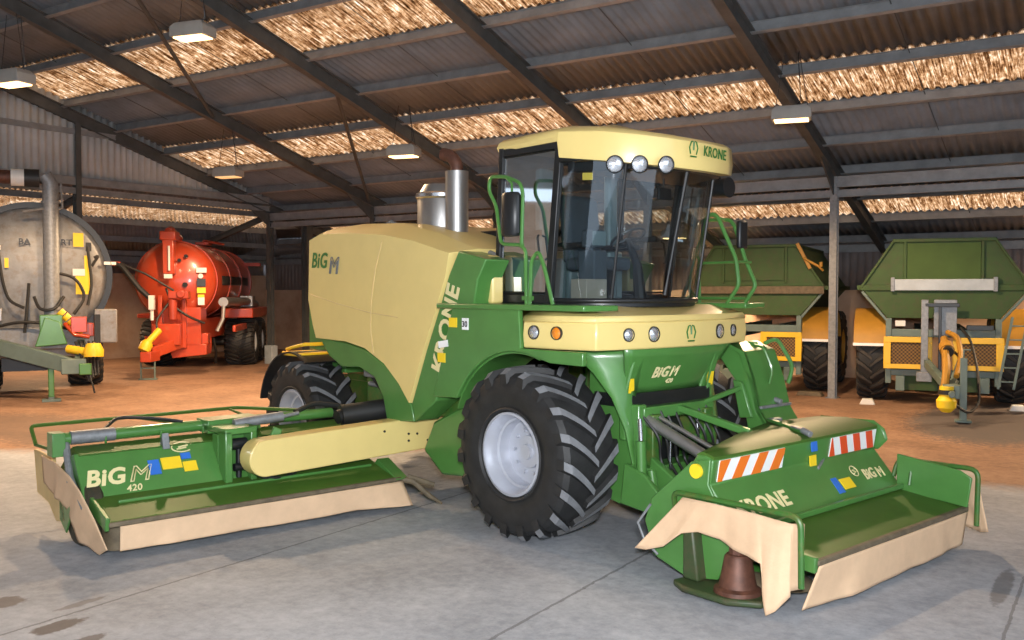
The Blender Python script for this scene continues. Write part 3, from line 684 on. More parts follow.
# exhaust stack, silencer drum
b = B(); b.cyl((-1.88, -.6, 2.9), (-1.88, -.6, 3.84), .135, n=28); ex = obj('exhaust_stack', b, 'steel', MR)
b = B(); b.tube([(-1.88, -.6, 3.78), (-1.88, -.6, 3.92), (-1.95, -.62, 4.02), (-2.08, -.65, 4.06)], .075, 14, fillet=.06); obj('exhaust_tip', b, 'rust', ex)
b = B(); b.lathe([(.28, -.0), (.30, .05), (.30, .62), (.28, .66), (.27, .70), (.22, .78), (.001, .80)], (-2.37, -.45, 2.95), (0, 0, 1), 32); sl = obj('air_precleaner', b, 'steel', MR)
b = B(); b.lathe([(.305, .60), (.325, .62), (.325, .66), (.305, .68)], (-2.37, -.45, 2.95), (0, 0, 1), 32); obj('clamp_ring', b, 'chrome', sl)
b = B(); b.box(-2.6, -.95, -.3, .5, 2.85, 3.15); b.cyl((-1.3, .1, 3.1), (-1.3, .1, 3.42), .2); b.cyl((-1.6, -.2, 3.3), (-1.0, -.2, 3.3), .12); obj('engine_top', b, 'black', MR, bevel=.04)
b = B(); b.tube([(-1.2, -.9, 2.95), (-.7, -.9, 2.78), (-.6, -.9, 2.76)], .025, 8); b.tube([(-3.3, -.8, 3.2), (-3.1, -.7, 3.32), (-2.9, -.6, 3.2)], .02, 6); obj('deck_rail', b, 'galv', MR)

# ------------------------------------------------------------------ cab
ZB, ZT = 2.31, 3.72
def front_curve(z, n, a0=-90, a1=90, grow=0):
    t = (z-ZB)/(ZT-ZB); xb = .02+.19*t; a = .80-.02*t+.06*t; w = .92+.03*t
    return [(xb+(a+grow)*math.cos(R(q))**.85 if abs(q) < 89.9 else xb, (w+grow)*math.copysign(abs(math.sin(R(q)))**.95, q), z) for q in [a0+(a1-a0)*k/n for k in range(n+1)]]
b = B()   # frame
fl_ = [(x, y) for x, y, z in front_curve(ZB, 20)]+[(-.78, .93), (-.78, -.93)]
b.prism(fl_, 'z', 2.28, 2.34)
def post(p, q, w=.07, h=.07): b.bar(p, q, w, h, (1, 0, 0))
for yy in (-1, 1):
    post((-.76, yy*.92, 2.3), (-.66, yy*.94, 3.93)); post((.01, yy*.92, 2.3), (.21, yy*.95, 3.93), .06, .085)
    b.bar((-.76, yy*.925, 2.36), (.03, yy*.925, 2.36), .05, .09); b.bar((-.67, yy*.945, 3.88), (.21, yy*.955, 3.88), .05, .08)
b.bar((-.76, -.92, 2.36), (-.76, .92, 2.36), .06, .1); b.bar((-.66, -.92, 3.88), (-.66, .92, 3.88), .06, .1)
r0 = front_curve(ZT, 24, grow=.01); b.tube(r0, .03, 6); b.tube([(x, y, 2.345) for x, y, z in front_curve(ZB, 24, grow=.01)], .028, 6)
cabf = obj('cab_frame', b, 'black', MR, bevel=.008)
b = B(); b.grid(lambda u, v: front_curve(ZB+.03+(ZT-ZB-.03)*v, 32)[int(round(u*32))], 32, 6); ws = obj('windscreen', b, 'glass', MR, sharp=80)
for q in (-45, 45):
    b = B(); p = [Vector(front_curve(z, 1, q, q+.01, grow=.006)[0]) for z in (ZB+.03, 2.8, 3.3, ZT)]; b.tube(p, .014, 6); obj('screen_seal', b, 'black', ws)
b = B(); p = [Vector(front_curve(z, 1, -8+((z-ZB)*4), 0, grow=.03)[0]) for z in (3.62, 3.3, 2.95, 2.6, 2.4)]; b.tube(p, [.02, .014, .012, .012, .02], 6); b.bar(p[1], p[3], .012, .04, (1, 0, 0)); obj('wiper', b, 'black', ws)
for yy in (-1, 1):   # doors
    b = B(); P = lambda u, z: (-.73+u*(.73)+.0+(.10 if u < .5 else .18)*((z-2.4)/1.45), yy*(.925+.02*(z-2.4)/1.45), z)
    b.tube([P(0, 2.42), P(1, 2.42), P(1, 3.83), P(0, 3.83), P(0, 2.42)], .022, 6)
    dr = obj('door', b, 'black', MR)
    b = B(); b.grid(lambda u, v: P(u, 2.42+1.41*v), 1, 1); obj('door_glass', b, 'glass', dr)
    b = B(); b.tube([(-.1, yy*.96, 3.0), (-.08, yy*.99, 2.98), (-.05, yy*.99, 2.78), (-.06, yy*.96, 2.75)], .012, 6); obj('handle', b, 'black', dr)
    b = B(); b.box(-.60, -.12, yy*.90-.012, yy*.90+.012, 3.0, 3.06); obj('door_rail', b, 'black', dr)
b = B(); b.grid(lambda u, v: (-.74+.1*v, -.88+1.76*u, 2.42+1.45*v), 1, 1); obj('rear_window', b, 'glass', MR)
b = B(); b.box(-.72, -.60, -.88, -.05, 2.34, 2.80); b.box(-.72, -.60, .0, .88, 2.34, 2.9); b.box(-.60, -.5, -.55, -.35, 2.34, 3.75); b.box(-.62, -.52, .55, .7, 2.34, 3.8); obj('inner_trim', b, 'teal', cabf, bevel=.03)
b = B()   # seat
b.box(-.42, .08, -.28, .26, 2.66, 2.80); b.prism([(-.46, 2.74), (-.32, 2.76), (-.40, 3.42), (-.47, 3.5), (-.55, 3.45)], 'y', -.27, .25); st = obj('operator_seat', b, 'seat', MR, bevel=.05, seg=3)
b = B(); b.box(-.42, .08, -.42, -.31, 2.88, 2.95); b.box(-.42, .08, .29, .40, 2.88, 2.95); obj('armrest', b, 'black', st, bevel=.02)
b = B(); b.cyl((-.18, -.01, 2.34), (-.18, -.01, 2.66), .16, .2); obj('seat_base', b, 'black', st)
b = B(); b.tube([(.42, -.0, 2.34), (.38, 0, 2.7), (.25, 0, 2.98)], [.07, .05, .03], 10); sc_ = obj('steering_column', b, 'black', MR)
b = B(); a_ = Vector((.25, 0, 2.99)); d_, u_, v_ = frame_for((-.5, 0, .85)); b.tube([a_+(u_*math.cos(2*PI*k/20)+v_*math.sin(2*PI*k/20))*.19 for k in range(21)], .014, 6)
for k in range(3): b.tube([a_, a_+(u_*math.cos(2*PI*k/3)+v_*math.sin(2*PI*k/3))*.19], .012, 5)
obj('steering_wheel', b, 'black', sc_)
b = B(); b.box(.12, .35, -.62, -.42, 2.34, 2.85); b.box(.15, .3, -.60, -.40, 2.88, 3.06); b.cyl((.2, -.5, 2.8), (.2, -.5, 2.95), .03); cs = obj('control_console', b, 'seat', MR, bevel=.02)
b = B(); plate(b, (.31, -.60, 2.90), (0, 1, 0), (0, 0, 1), .19, .14); obj('monitor_screen', b, 'teal', cs)
b = B(); b.box(.14, .36, -.74, -.44, 2.345, 2.56); obj('beige_box', b, 'card', MR, bevel=.008)
b = B(); b.box(.55, .58, .10, .30, 3.38, 3.5); b.tube([(.56, .2, 3.5), (.55, .2, 3.75)], .012, 6); b.box(.3, .5, -.7, -.45, 3.62, 3.72); obj('radio_panel', b, 'black', MR, bevel=.01)
b = B(); plate(b, (.40, -.84, 3.52), (.75, .65, 0), (0, 0, 1), .10, .07); obj('warning_sticker', b, 'stickY', ws)
# roof
half = [(-.82, 0), (-.82, .80), (-.74, .96), (-.3, 1.0), (.22, 1.02), (.24, 1.02), (.72, .93), (1.03, .74), (1.2, .42), (1.26, 0)]
ol = [(x, -y) for x, y in half[::-1]]+half[1:-1]
def zb(x): return 3.90 if x < .23 else 3.74-.14*((x-.24)/1.0)
def zt(x): return 4.02 if x < .3 else 4.02-.13*((x-.3)/.95)**1.3
rings = []
for s_, h in ((.90, 'b'), (.985, 'b1'), (1.0, 'm'), (.985, 't0'), (.95, 't1'), (.80, 't2'), (.5, 't3'), (.15, 't4')):
    rg = []
    for x, y in ol:
        X = .2+(x-.2)*s_; Y = y*s_; B0, T0 = zb(x), zt(x)
        z = {'b': B0+.0, 'b1': B0, 'm': B0+(T0-B0)*.35, 't0': T0-.03, 't1': T0+.005, 't2': T0+.05, 't3': 4.02+.075 if X < .6 else T0+.09, 't4': 4.11}[h]
        rg.append((X, Y, z))
    rings.append(rg)
b = B(); b.loft(rings); rf = obj('cab_roof', b, 'yellow', MR, sharp=32)
fd = Vector((-.17, .32, 0)).normalized()
text('KRONE', .135, (1.285, -.10, 3.735), (-.15, 1, 0), (.06, 0, 1), 'gletter', rf, bold=.02, sx=.98)
crown(rf, (1.262, -.22, 3.79), (0, 1, 0), (.05, 0, 1), .15)
b = B(); b.prism([(.25, -.9), (.95, -.62), (1.1, -.2), (1.1, .2), (.95, .62), (.25, .9)], 'z', 3.60, 3.70); obj('visor_lining', b, 'black', rf, bevel=.01)
for x, y, nx, ny in ((.90, -.93, .75, -.6), (1.05, -.76, .8, -.5), (1.19, -.55, .88, -.4)):
    b = B(); n_ = Vector((nx, ny, -.12)).normalized(); o_ = Vector((x, y, 3.615)); b.lathe([(.02, -.09), (.05, -.06), (.076, .0), (.084, .02), (.076, .03)], o_, n_, 24); wl = obj('work_light', b, 'black', rf)
    b = B(); b.lathe([(.073, .018), (.05, .034), (.001, .04)], o_, n_, 24); obj('lamp_lens', b, 'lens', rf)
b = B(); b.cyl((.62, 1.0, 3.55), (.80, 1.0, 3.55), .10, .11); b.tube([(.7, .9, 3.72), (.7, 1.0, 3.6)], .02); obj('side_work_light', b, 'black', rf)
b = B(); b.cyl((.35, 1.12, 3.6), (.35, 1.12, 3.74), .06); obj('beacon', b, 'black', rf)
# right side mirror with green tube frame and hand rail
b = B(); y = -1.26
b.tube([(-.0, y, 2.89), (-.33, y, 2.91), (-.40, y, 3.30), (-.52, y, 3.46), (-.50, y, 3.60), (-.26, y, 3.58), (-.04, y, 3.50), (.0, y, 3.40), (-.02, y, 2.89)], .019, 8, fillet=.07)
b.tube([(-.04, y, 2.89), (.04, y, 2.84), (.05, y, 2.31)], .019, 8, fillet=.06); b.tube([(.10, y, 2.31), (.12, y, 2.74), (.22, y, 2.83), (.31, y, 2.66), (.42, y, 2.31)], .02, 8, fillet=.09)
b.tube([(-.26, y, 3.58), (-.14, y-.02, 3.5), (-.14, y-.02, 3.42)], .014, 6); b.bar((.0, y, 2.37), (.14, y, 2.37), .03, .04)
mr = obj('mirror_rail', b, 'green', MR)
b = B()
def mirf(u, v):
    a = (u-.5)*PI*1.1; return (-.13+.12*math.sin(a), y-.02-.07*math.cos(a), 2.98+.42*v)
rings = []
for z, s_ in ((2.98, .8), (3.01, 1), (3.38, 1), (3.41, .8)): rings.append([(-.14+.12*s_*math.cos(2*PI*k/16), y-.03+.075*s_*math.sin(2*PI*k/16), z) for k in range(16)])
b.loft(rings); obj('mirror', b, 'black', mr)
# left platform ladder frame
b = B(); y = .95
b.tube([(.20, y, 2.31), (.47, y, 2.92), (.55, y, 3.24), (.62, y, 3.28), (.69, y, 3.24), (.93, y, 2.78), (.97, y, 2.5), (.82, y, 2.31)], .022, 8, fillet=.06)
b.tube([(.25, 1.22, 2.31), (.22, 1.22, 3.18), (.30, 1.22, 3.24), (.66, 1.22, 3.22), (.72, 1.22, 3.15), (.86, 1.22, 2.78), (1.0, 1.22, 2.5), (.86, 1.22, 2.31)], .022, 8, fillet=.06)
for z, x0, x1 in ((2.75, .40, .93), (2.36, .24, .86)): b.tube([(x0-.12, 1.1, z), (x1, 1.1, z)], .016, 8); b.tube([(x1, .95, z), (x1, 1.22, z)], .016, 6)
b.tube([(.60, .95, 3.26), (.60, 1.22, 3.22)], .016, 6); b.tube([(.33, .95, 2.31), (.36, .95, 2.7)], .014, 6)
ld = obj('hand_rail', b, 'green', MR)
b = B(); b.box(.78, .84, 1.15, 1.3, 2.9, 3.2); obj('mirror', b, 'black', ld, bevel=.02)

# ------------------------------------------------------------------ linkage between machine and front deck
b = B()
b.box(.78, 1.02, -.60, .60, .55, .75); b.box(.78, .94, -.62, -.5, .45, 1.35); b.box(.78, .92, .42, .50, .45, 1.0); b.box(.75, .95, -.55, .55, 1.2, 1.32)
b.prism([(.95, .5), (1.35, .42), (1.4, .62), (1.0, .85)], 'y', -.52, -.44); b.prism([(.95, .5), (1.35, .42), (1.4, .62), (1.0, .85)], 'y', .44, .52)
b.prism([(.80, .40), (1.2, .36), (1.3, .55), (1.1, .72), (.85, .8)], 'y', -.73, -.67)
lk = obj('front_linkage', b, 'green', MR, bevel=.015)
b = B(); b.bar((1.0, -.42, .6), (1.75, -.40, .55), .09, .1); b.bar((1.0, .42, .6), (1.75, .40, .55), .09, .1); b.bar((.9, .0, 1.28), (1.7, .1, 1.1), .07, .07); b.bar((.85, .0, 1.2), (1.02, .92, 1.42), .05, .05); obj('link_arm', b, 'green', lk, bevel=.012)
b = B(); b.cyl((.92, -.48, 1.20), (1.55, -.42, .93), .055, n=16); b.cyl((1.0, -.38, 1.22), (1.6, -.3, .97), .022, n=10); obj('spring_strut', b, 'steel', lk)
b = B(); b.cyl((1.02, -.66, .62), (1.0, -.66, 1.02), .05); b.cyl((1.05, .2, .6), (1.0, .22, 1.0), .045); b.cyl((1.15, -.62, .5), (1.1, -.62, .75), .04); obj('lift_cylinder', b, 'green', lk)
b = B(); b.cyl((1.0, -.66, 1.02), (.95, -.62, 1.22), .022); b.cyl((1.0, .22, 1.0), (.98, .22, 1.2), .02); b.tube([(1.1, -.35, .5), (1.1, -.33, 1.15)], .012); obj('piston_rod', b, 'chrome', lk)
b = B()
for i in range(9):
    y = -.55+.12*i; b.tube([(.92, y, 1.25+.03*(i % 3)), (1.1, y+.05, 1.05-.04*i % .2), (1.05, y+.12, .8), (1.25, y+.05, .65)], .014, 6, fillet=.1)
obj('hydraulic_hose', b, 'hose', lk)
b = B(); b.tube([(1.1, 0, .8), (1.8, 0, .62)], .07, 12); b.cyl((1.25, -.05, .85), (1.45, .25, .75), .14); obj('drive_shaft', b, 'black', lk)
b = B(); b.cyl((1.5, -.6, .62), (1.6, -.62, .62), .05); obj('cap', b, 'leather', lk)

# ------------------------------------------------------------------ front mowing deck
Y0, Y1 = -1.16, 1.58
b = B()
def dsec(y, xb, xl):
    return [(px, y, pz) for px, pz in ((2.46, .49), (2.42, .55), (2.165, .855), (2.17, .87), (2.20, 1.06), (2.13, 1.09), (xb, 1.09), (xb-.1, .95), (xl, .62), (1.54, .28), (2.2, .22), (2.44, .40))]
b.loft([dsec(Y0, 2.04, 1.60), dsec(-.6, 1.85, 1.58), dsec(.1, 1.60, 1.5), dsec(.8, 1.42, 1.4), dsec(Y1, 1.50, 1.4)])
fdk = obj('front_mower_deck', b, 'green', MR, bevel=.012)
b = B(); b.loft([[(xb-.02, y, 1.085), (2.20, y, 1.06), (2.205, y, 1.085), (2.10, y, 1.115), ((xb+2.2)/2, y, 1.12+.03*(2.04-xb)), (xb+.02, y, 1.11)] for y, xb in ((Y0+.01, 2.04), (-.6, 1.85), (.1, 1.60), (.8, 1.42), (Y1-.01, 1.50))]); obj('top_cover', b, 'olive', fdk, bevel=.01)
b = B(); b.bar((1.50, .72, 1.15), (2.12, .34, 1.135), .06, .03); obj('cover_strip', b, 'green', fdk, bevel=.006)
b = B(); b.cyl((2.10, .34, 1.15), (2.2, .32, 1.12), .03); b.bar((1.95, .42, 1.16), (2.15, .33, 1.15), .05, .02); b.box(1.52, 1.6, .68, .8, 1.14, 1.17); b.bar((2.22, .42, .80), (2.16, .62, .85), .02, .03); obj('latch', b, 'galv', fdk, bevel=.004)
b = B(); b.prism([(2.19, 1.07), (2.0, 1.03), (1.58, .66), (1.50, .45), (1.62, .16), (1.96, .05), (2.27, .10), (2.44, .42), (2.17, .86)], 'y', Y0-.03, Y0+.0); obj('end_plate', b, 'green', fdk, bevel=.008)
b = B(); b.lathe([(.06, -.02), (.06, .02), (.001, .02)], (2.06, Y0-.035, .96), (0, -1, 0), 20); plate(b, (2.19, .33, .80), (0, 1, 0), (-.05, 0, 1), .11, .12); plate(b, (2.39, .62, .60), (0, 1, 0), (-.55, 0, .6), .19, .11)
b.box(3.0, 3.01, 1.42, 1.5, .3, .42); obj('yellow_sticker', b, 'stickY', fdk)
b = B(); plate(b, (2.205, .33, .96), (0, 1, 0), (-.1, 0, 1), .1, .09); plate(b, (2.40, .50, .58), (0, 1, 0), (-.55, 0, .6), .1, .16); obj('blue_sticker', b, 'stickB', fdk)
# right end: rolled profile
b = B(); b.prism([(2.26, 1.06), (2.30, .95), (2.2, .84), (1.9, .84), (1.5, 1.0), (1.55, 1.12), (2.15, 1.13)], 'y', Y1, Y1+.04); obj('end_plate', b, 'green', fdk, bevel=.02)
# striped warning boards
def stripes(y0, y1, mat, name, lean):
    n_ = Vector((.985, 0, -.155)).normalized()
    up = Vector((.155, 0, .985)).normalized(); o0 = Vector((2.17, 0, .872))+n_*.006
    H_ = .182
    b = B(); plate(b, o0+Vector((0, y0, 0)), (0, 1, 0), up, y1-y0, H_, .004); w1 = obj(name, b, 'refl_w', fdk)
    b = B(); W_ = y1-y0; sw = W_/6.9; k = -1.0
    u = -lean*1.0
    cuts = []
    i = 0
    sh = .085*(1 if lean > 0 else -1)
    x = -sw*.55 if lean > 0 else -sw*.2
    while x < W_+sw:
        a, c = x, x+sw
        # parallelogram bottom a..c, top shifted
        poly = [(a, 0), (c, 0), (c+sh, H_), (a+sh, H_)]
        # clip in u
        def clip(pl, lim, keep):
            out = []
            for q in range(len(pl)):
                A, C = pl[q], pl[(q+1) % len(pl)]; ia, ic = keep(A[0], lim), keep(C[0], lim)
                if ia: out.append(A)
                if ia != ic:
                    t = (lim-A[0])/(C[0]-A[0]); out.append((lim, A[1]+(C[1]-A[1])*t))
            return out
        pl = clip(poly, 0, lambda v, l: v >= l); pl = clip(pl, W_, lambda v, l: v <= l) if pl else pl
        if pl and len(pl) > 2:
            vs = [o0+Vector((0, y0+p[0], 0))+up*p[1]+n_*.0055 for p in pl]; vs2 = [v+n_*.003 for v in vs]
            m_ = len(vs); b.add(vs+vs2, [list(range(m_)), list(range(2*m_-1, m_-1, -1))]+[(q, q+m_, (q+1) % m_+m_, (q+1) % m_) for q in range(m_)])
        x += 2*sw
    obj('warning_stripe', b, mat, fdk)
stripes(-1.08, -.12, 'refl_o', 'warning_board', 1)
stripes(.68, 1.54, 'refl_r', 'warning_board', -1)
nn = (-.29, 0, .31)
text('KRONE', .205, (2.375+.012, -1.02, .605), (0, 1, 0), nn, 'letter', fdk, bold=.03, sx=1.05)
text('BiG', .15, (2.355+.01, 1.06, .635), (0, 1, 0), nn, 'letter', fdk, bold=.03, shear=.1, sx=.9)
text('M', .15, (2.355+.01, 1.32, .625), (0, 1, 0), nn, 'letter', fdk, outline=True, shear=.1)
b = B(); a_ = Vector((2.30, .93, .72)); U = Vector((0, 1, 0)); V = Vector(nn).normalized(); b.tube([a_+(U*math.cos(2*PI*k/20)+V*math.sin(2*PI*k/20))*.055 for k in range(21)], .005, 5); b.tube([a_+U*.03+V*.02, a_-U*.025+V*.015, a_+U*.025-V*.015, a_-U*.03-V*.025], .006, 5); obj('emblem', b, 'letter', fdk)
# table
b = B(); b.prism([(2.44, .50), (3.08, .415), (3.09, .385), (3.06, .37), (2.44, .44)], 'y', -1.08, 1.54); obj('front_table', b, 'olive', fdk, bevel=.008)
b = B(); b.bar((3.09, -1.09, .40), (3.09, 1.56, .40), .05, .045); obj('table_lip', b, 'rustbrown', fdk, bevel=.01)
b = B(); b.bar((2.60, -1.1, .43), (3.1, -1.1, .385), .05, .12); b.bar((2.46, 1.56, .47), (3.1, 1.56, .39), .05, .1); b.bar((2.5, -1.0, .53), (2.5, 1.5, .53), .04, .05); obj('table_frame', b, 'green', fdk, bevel=.008)
# side rails
for y, nm in ((-1.26, -1), (1.62, 1)):
    b = B(); x0 = 1.85 if y < 0 else 2.38
    b.tube([(x0, y+nm*-.06, .60), (x0+.02, y, .77), (3.06 if y < 0 else 3.17, y, .77), (3.07 if y < 0 else 3.16, y, .24)], .024, 10, fillet=.09)
    b.tube([(x0+.2, y, .77), (x0+.2, y-nm*.1, .70), (x0+.2, y-nm*.14, .55)], .018, 8)
    if y > 0: b.tube([(x0+.5, y, .77), (x0+.5, y-.04, .6)], .012, 6)
    obj('guard_rail', b, 'dgreen', fdk)
b = B(); b.prism([(2.44, .48), (3.12, .42), (3.16, .70), (3.05, .76), (2.44, .84)], 'y', 1.50, 1.525); obj('end_board', b, 'green', fdk, bevel=.01)
# cloth guards
def lerp_list(L_, u):
    k = u*(len(L_)-1); i = min(int(k), len(L_)-2); t = k-i; return Vector(L_[i]).lerp(Vector(L_[i+1]), t)
def cloth(name, top, bot, par, nu=48, nv=12, wob=.012, bulge=(0, 0, 0), ph=0, freq=5):
    b = B(); bu = Vector(bulge)
    def fn(u, v):
        a = lerp_list(top, u); c = lerp_list(bot, u); p = a.lerp(c, v)
        s_ = wob*v*(math.sin(u*freq*2*PI+ph)+.5*math.sin(u*freq*4.7*PI+1+ph)); dirn = Vector((0, 0, 1)).cross((lerp_list(top, 1)-lerp_list(top, 0)).normalized())
        return p+dirn*s_+bu*math.sin(PI*v)
    b.grid(fn, nu, nv); return obj(name, b, 'leather', par, solid=.008, sharp=60)
cloth('cloth_guard', [(3.10, -1.06, .375), (3.11, .3, .375), (3.11, 1.54, .375)], [(3.02, -1.16, .04), (3.10, -.6, .05), (3.10, .4, .055), (3.08, 1.0, .055), (3.08, 1.50, .07)], fdk, wob=.010, freq=2.5)
cloth('cloth_guard', [(1.98, -1.27, .74), (2.12, -1.285, .745), (2.3, -1.29, .745), (2.5, -1.29, .74), (2.7, -1.29, .735), (2.85, -1.28, .72), (2.99, -1.27, .71)], [(1.60, -1.44, .27), (1.70, -1.41, .27), (1.85, -1.37, .32), (2.02, -1.33, .46), (2.18, -1.33, .50), (2.38, -1.33, .48), (2.52, -1.33, .43), (2.66, -1.34, .41), (2.78, -1.35, .38), (2.82, -1.40, .16), (2.87, -1.42, .02), (2.93, -1.37, .06), (3.0, -1.30, .17)], fdk, nu=72, wob=.010, freq=3)
cloth('cloth_guard', [(2.99, -1.27, .71), (3.03, -1.16, .70)], [(2.96, -1.30, .2), (3.02, -1.15, .20)], fdk, nu=6, wob=.004)
cloth('cloth_guard', [(2.4, 1.64, .76), (2.8, 1.65, .755), (3.14, 1.65, .74)], [(2.5, 1.80, .34), (2.8, 1.82, .22), (3.1, 1.84, .13), (3.2, 1.80, .16)], fdk, nu=24, wob=.01, freq=2)
# cutter bar, shoe, drum
b = B(); b.box(2.18, 2.62, -1.0, 1.5, .06, .13); 
for k in range(6): b.lathe([(.001, .05), (.14, .04), (.2, .0), (.001, 0)], (2.42, -.75+.42*k, .13), (0, 0, 1), 20)
cb = obj('cutter_bar', b, 'dgreen', fdk, bevel=.01)
b = B(); b.prism([(1.95, -1.36), (2.12, -1.46), (2.55, -1.47), (2.78, -1.32), (2.74, -1.1), (2.45, -.98), (2.0, -1.05)], 'z', .02, .075); b.prism([(2.0, .075), (2.0, .5), (2.1, .5), (2.16, .075)], 'y', -1.30, -1.14); obj('skid_shoe', b, 'dolive', fdk, bevel=.02)
b = B(); b.lathe([(.19, .0), (.185, .03), (.15, .05), (.138, .10), (.105, .28), (.09, .30), (.001, .31)], (2.50, -1.24, .075), (0, 0, 1), 32); b.cyl((2.5, -1.24, .37), (2.5, -1.24, .5), .07, n=8); obj('drum_cone', b, 'rust', fdk)
for dx, dy in ((-.02, .28), (.15, .45)):
    b = B(); b.lathe([(.24, .0), (.2, .04), (.1, .07), (.001, .08)], (2.5+dx, -1.24+dy, .08), (0, 0, 1), 24); obj('cutting_disc', b, 'rustbrown', fdk)
b = B(); b.box(1.45, 1.62, -1.02, -.86, .1, .6); b.cyl((1.55, -1.0, .30), (1.55, 1.4, .30), .16); obj('conditioner_roller', b, 'dgreen', fdk, bevel=.01)
b = B(); b.tube([(1.62, -1.25, .62), (1.52, -1.3, .45), (1.58, -1.28, .3), (1.7, -1.25, .2)], .012, 6); obj('chain', b, 'galv', fdk)

# ------------------------------------------------------------------ right-hand side deck
b = B()
b.prism([(-2.34, .44), (-2.36, .50), (-2.64, .88), (-2.72, .86), (-2.95, .70), (-3.15, .55), (-3.2, .25), (-2.4, .25)], 'y', -4.66, -3.08)
b.prism([(-2.34, .44), (-2.36, .50), (-2.5, .64), (-2.95, .64), (-3.15, .55), (-3.2, .25), (-2.4, .25)], 'y', -3.1, -1.55)
sdk = obj('side_mower_deck', b, 'green', MR, bevel=.01)
b = B(); b.prism([(-2.66, .885), (-2.60, .87), (-2.72, .80), (-3.2, .60), (-3.25, .64), (-2.9, .90), (-2.8, .93)], 'y', -4.62, -1.6); obj('rear_cover', b, 'olive', sdk, bevel=.01)
b = B(); b.prism([(-2.38, .50), (-1.86, .36), (-1.85, .33), (-1.88, .31), (-2.38, .42)], 'y', -4.60, -1.5); obj('front_table', b, 'olive', sdk, bevel=.008)
b = B(); b.bar((-1.86, -4.60, .335), (-1.84, -1.44, .335), .045, .045); obj('table_lip', b, 'rustbrown', sdk, bevel=.01)
b = B(); b.bar((-2.42, -4.5, .52), (-2.42, -1.55, .52), .05, .05); b.bar((-2.3, -4.61, .46), (-1.85, -4.61, .34), .04, .13); b.bar((-2.2, -4.4, .46), (-2.2, -1.6, .46), .03, .03); b.prism([(-2.4, .3), (-1.9, .28), (-1.8, .34), (-2.2, .52)], 'y', -1.52, -1.36); obj('table_frame', b, 'green', sdk, bevel=.008)
un = Vector((-.28, 0, .38)).normalized()
def onp(y, s_): return Vector((-2.36, y, .50))+un*s_+Vector((.81, 0, .59))*.006
text('BiG', .235, onp(-4.62, .11), (0, 1, 0), un, 'letter', sdk, bold=.035, shear=.25)
text('M', .23, onp(-4.22, .11), (0, 1, 0), un, 'letter', sdk, shear=.35, outline=True, sx=1.15)
text('420', .095, onp(-4.26, .01), (0, 1, 0), un, 'letter', sdk, bold=.02, shear=.2)
b = B(); plate(b, onp(-4.0, .15), (0, 1, 0), un, .11, .16); plate(b, onp(-3.66, .28), (0, 1, 0), un, .1, .07); obj('blue_sticker', b, 'stickB', sdk)
b = B(); plate(b, onp(-3.87, .19), (0, 1, 0), un, .2, .13); plate(b, onp(-3.66, .14), (0, 1, 0), un, .14, .11); obj('yellow_sticker', b, 'stickY', sdk)
b = B(); a_ = onp(-3.62, .42)
b.tube([a_+U*.11*math.cos(2*PI*k/16*.8+.4)+un*.055*math.sin(2*PI*k/16*.8+.4) for k in range(17)], .007, 5); b.tube([a_-U*.04+un*.0, a_+U*.06+un*.015], .01, 5); b.tube([a_-U*.06-un*.02, a_+U*.04-un*.01], .008, 5); obj('emblem', b, 'letter', sdk)
# lift tube and rear guard frame
b = B(); b.cyl((-2.9, -4.75, 1.0), (-2.9, -1.7, 1.0), .06, n=14); b.box(-2.99, -2.81, -4.80, -4.68, .84, 1.07); b.box(-3.0, -2.7, -3.3, -2.7, .93, 1.07)
for y in (-4.3, -3.75, -3.3): b.cyl((-2.84, y, .90), (-2.82, y, 1.0), .012, n=6)
sb = obj('lift_tube', b, 'green', sdk, bevel=.008)
b = B(); b.cyl((-2.88, -4.62, 1.005), (-2.88, -4.2, 1.005), .068, n=14); b.cyl((-2.88, -4.66, .96), (-2.6, -4.70, .62), .035, n=10); b.cyl((-2.6, -4.69, .66), (-2.3, -4.68, .42), .022); b.cyl((-2.62, -3.05, 1.02), (-2.58, -2.5, 1.06), .055, n=12); b.cyl((-2.6, -3.2, .96), (-2.58, -2.3, 1.08), .02); b.prism([(-2.7, .84), (-2.62, 1.0), (-2.58, .84)], 'y', -3.82, -3.75); obj('hydraulic_cylinder', b, 'galv', sdk, bevel=.005)
b = B(); b.tube([(-4.0, -4.64, .80), (-4.2, -4.64, .98), (-4.15, -2.3, .99), (-3.4, -1.75, .98), (-3.1, -1.75, .95)], .022, 8, fillet=.06); b.tube([(-4.16, -3.55, .98), (-3.0, -3.3, .98)], .016, 6); b.tube([(-4.15, -2.4, .98), (-3.0, -2.6, .98)], .016, 6); b.tube([(-4.0, -4.64, .80), (-3.0, -4.6, .82)], .018, 6); obj('rear_guard_frame', b, 'olive', sdk)
b = B(); b.tube([(-2.9, -4.3, 1.05), (-3.1, -4.1, 1.14), (-3.0, -3.7, 1.1), (-2.88, -3.5, 1.06)], .018, 6, fillet=.1); b.tube([(-2.4, -2.95, .7), (-2.2, -2.9, .5), (-2.2, -2.7, .45), (-2.3, -2.4, .52)], .02, 6, fillet=.1); b.tube([(-2.86, -2.2, 1.05), (-2.95, -1.9, 1.12), (-2.9, -1.5, 1.05), (-2.6, -1.3, .95)], .03, 8, fillet=.1); obj('hydraulic_hose', b, 'hose', sdk)
b = B()   # head assembly
b.box(-2.46, -2.28, -3.30, -3.22, .46, 1.0); b.box(-2.46, -2.28, -3.02, -2.95, .46, 1.02); b.box(-2.9, -2.28, -3.3, -2.95, .96, 1.02); b.box(-2.6, -2.46, -3.3, -2.9, .5, .95); b.bar((-2.35, -2.92, .5), (-2.3, -2.7, .98), .06, .1)
hd = obj('pivot_bracket', b, 'green', sdk, bevel=.012)
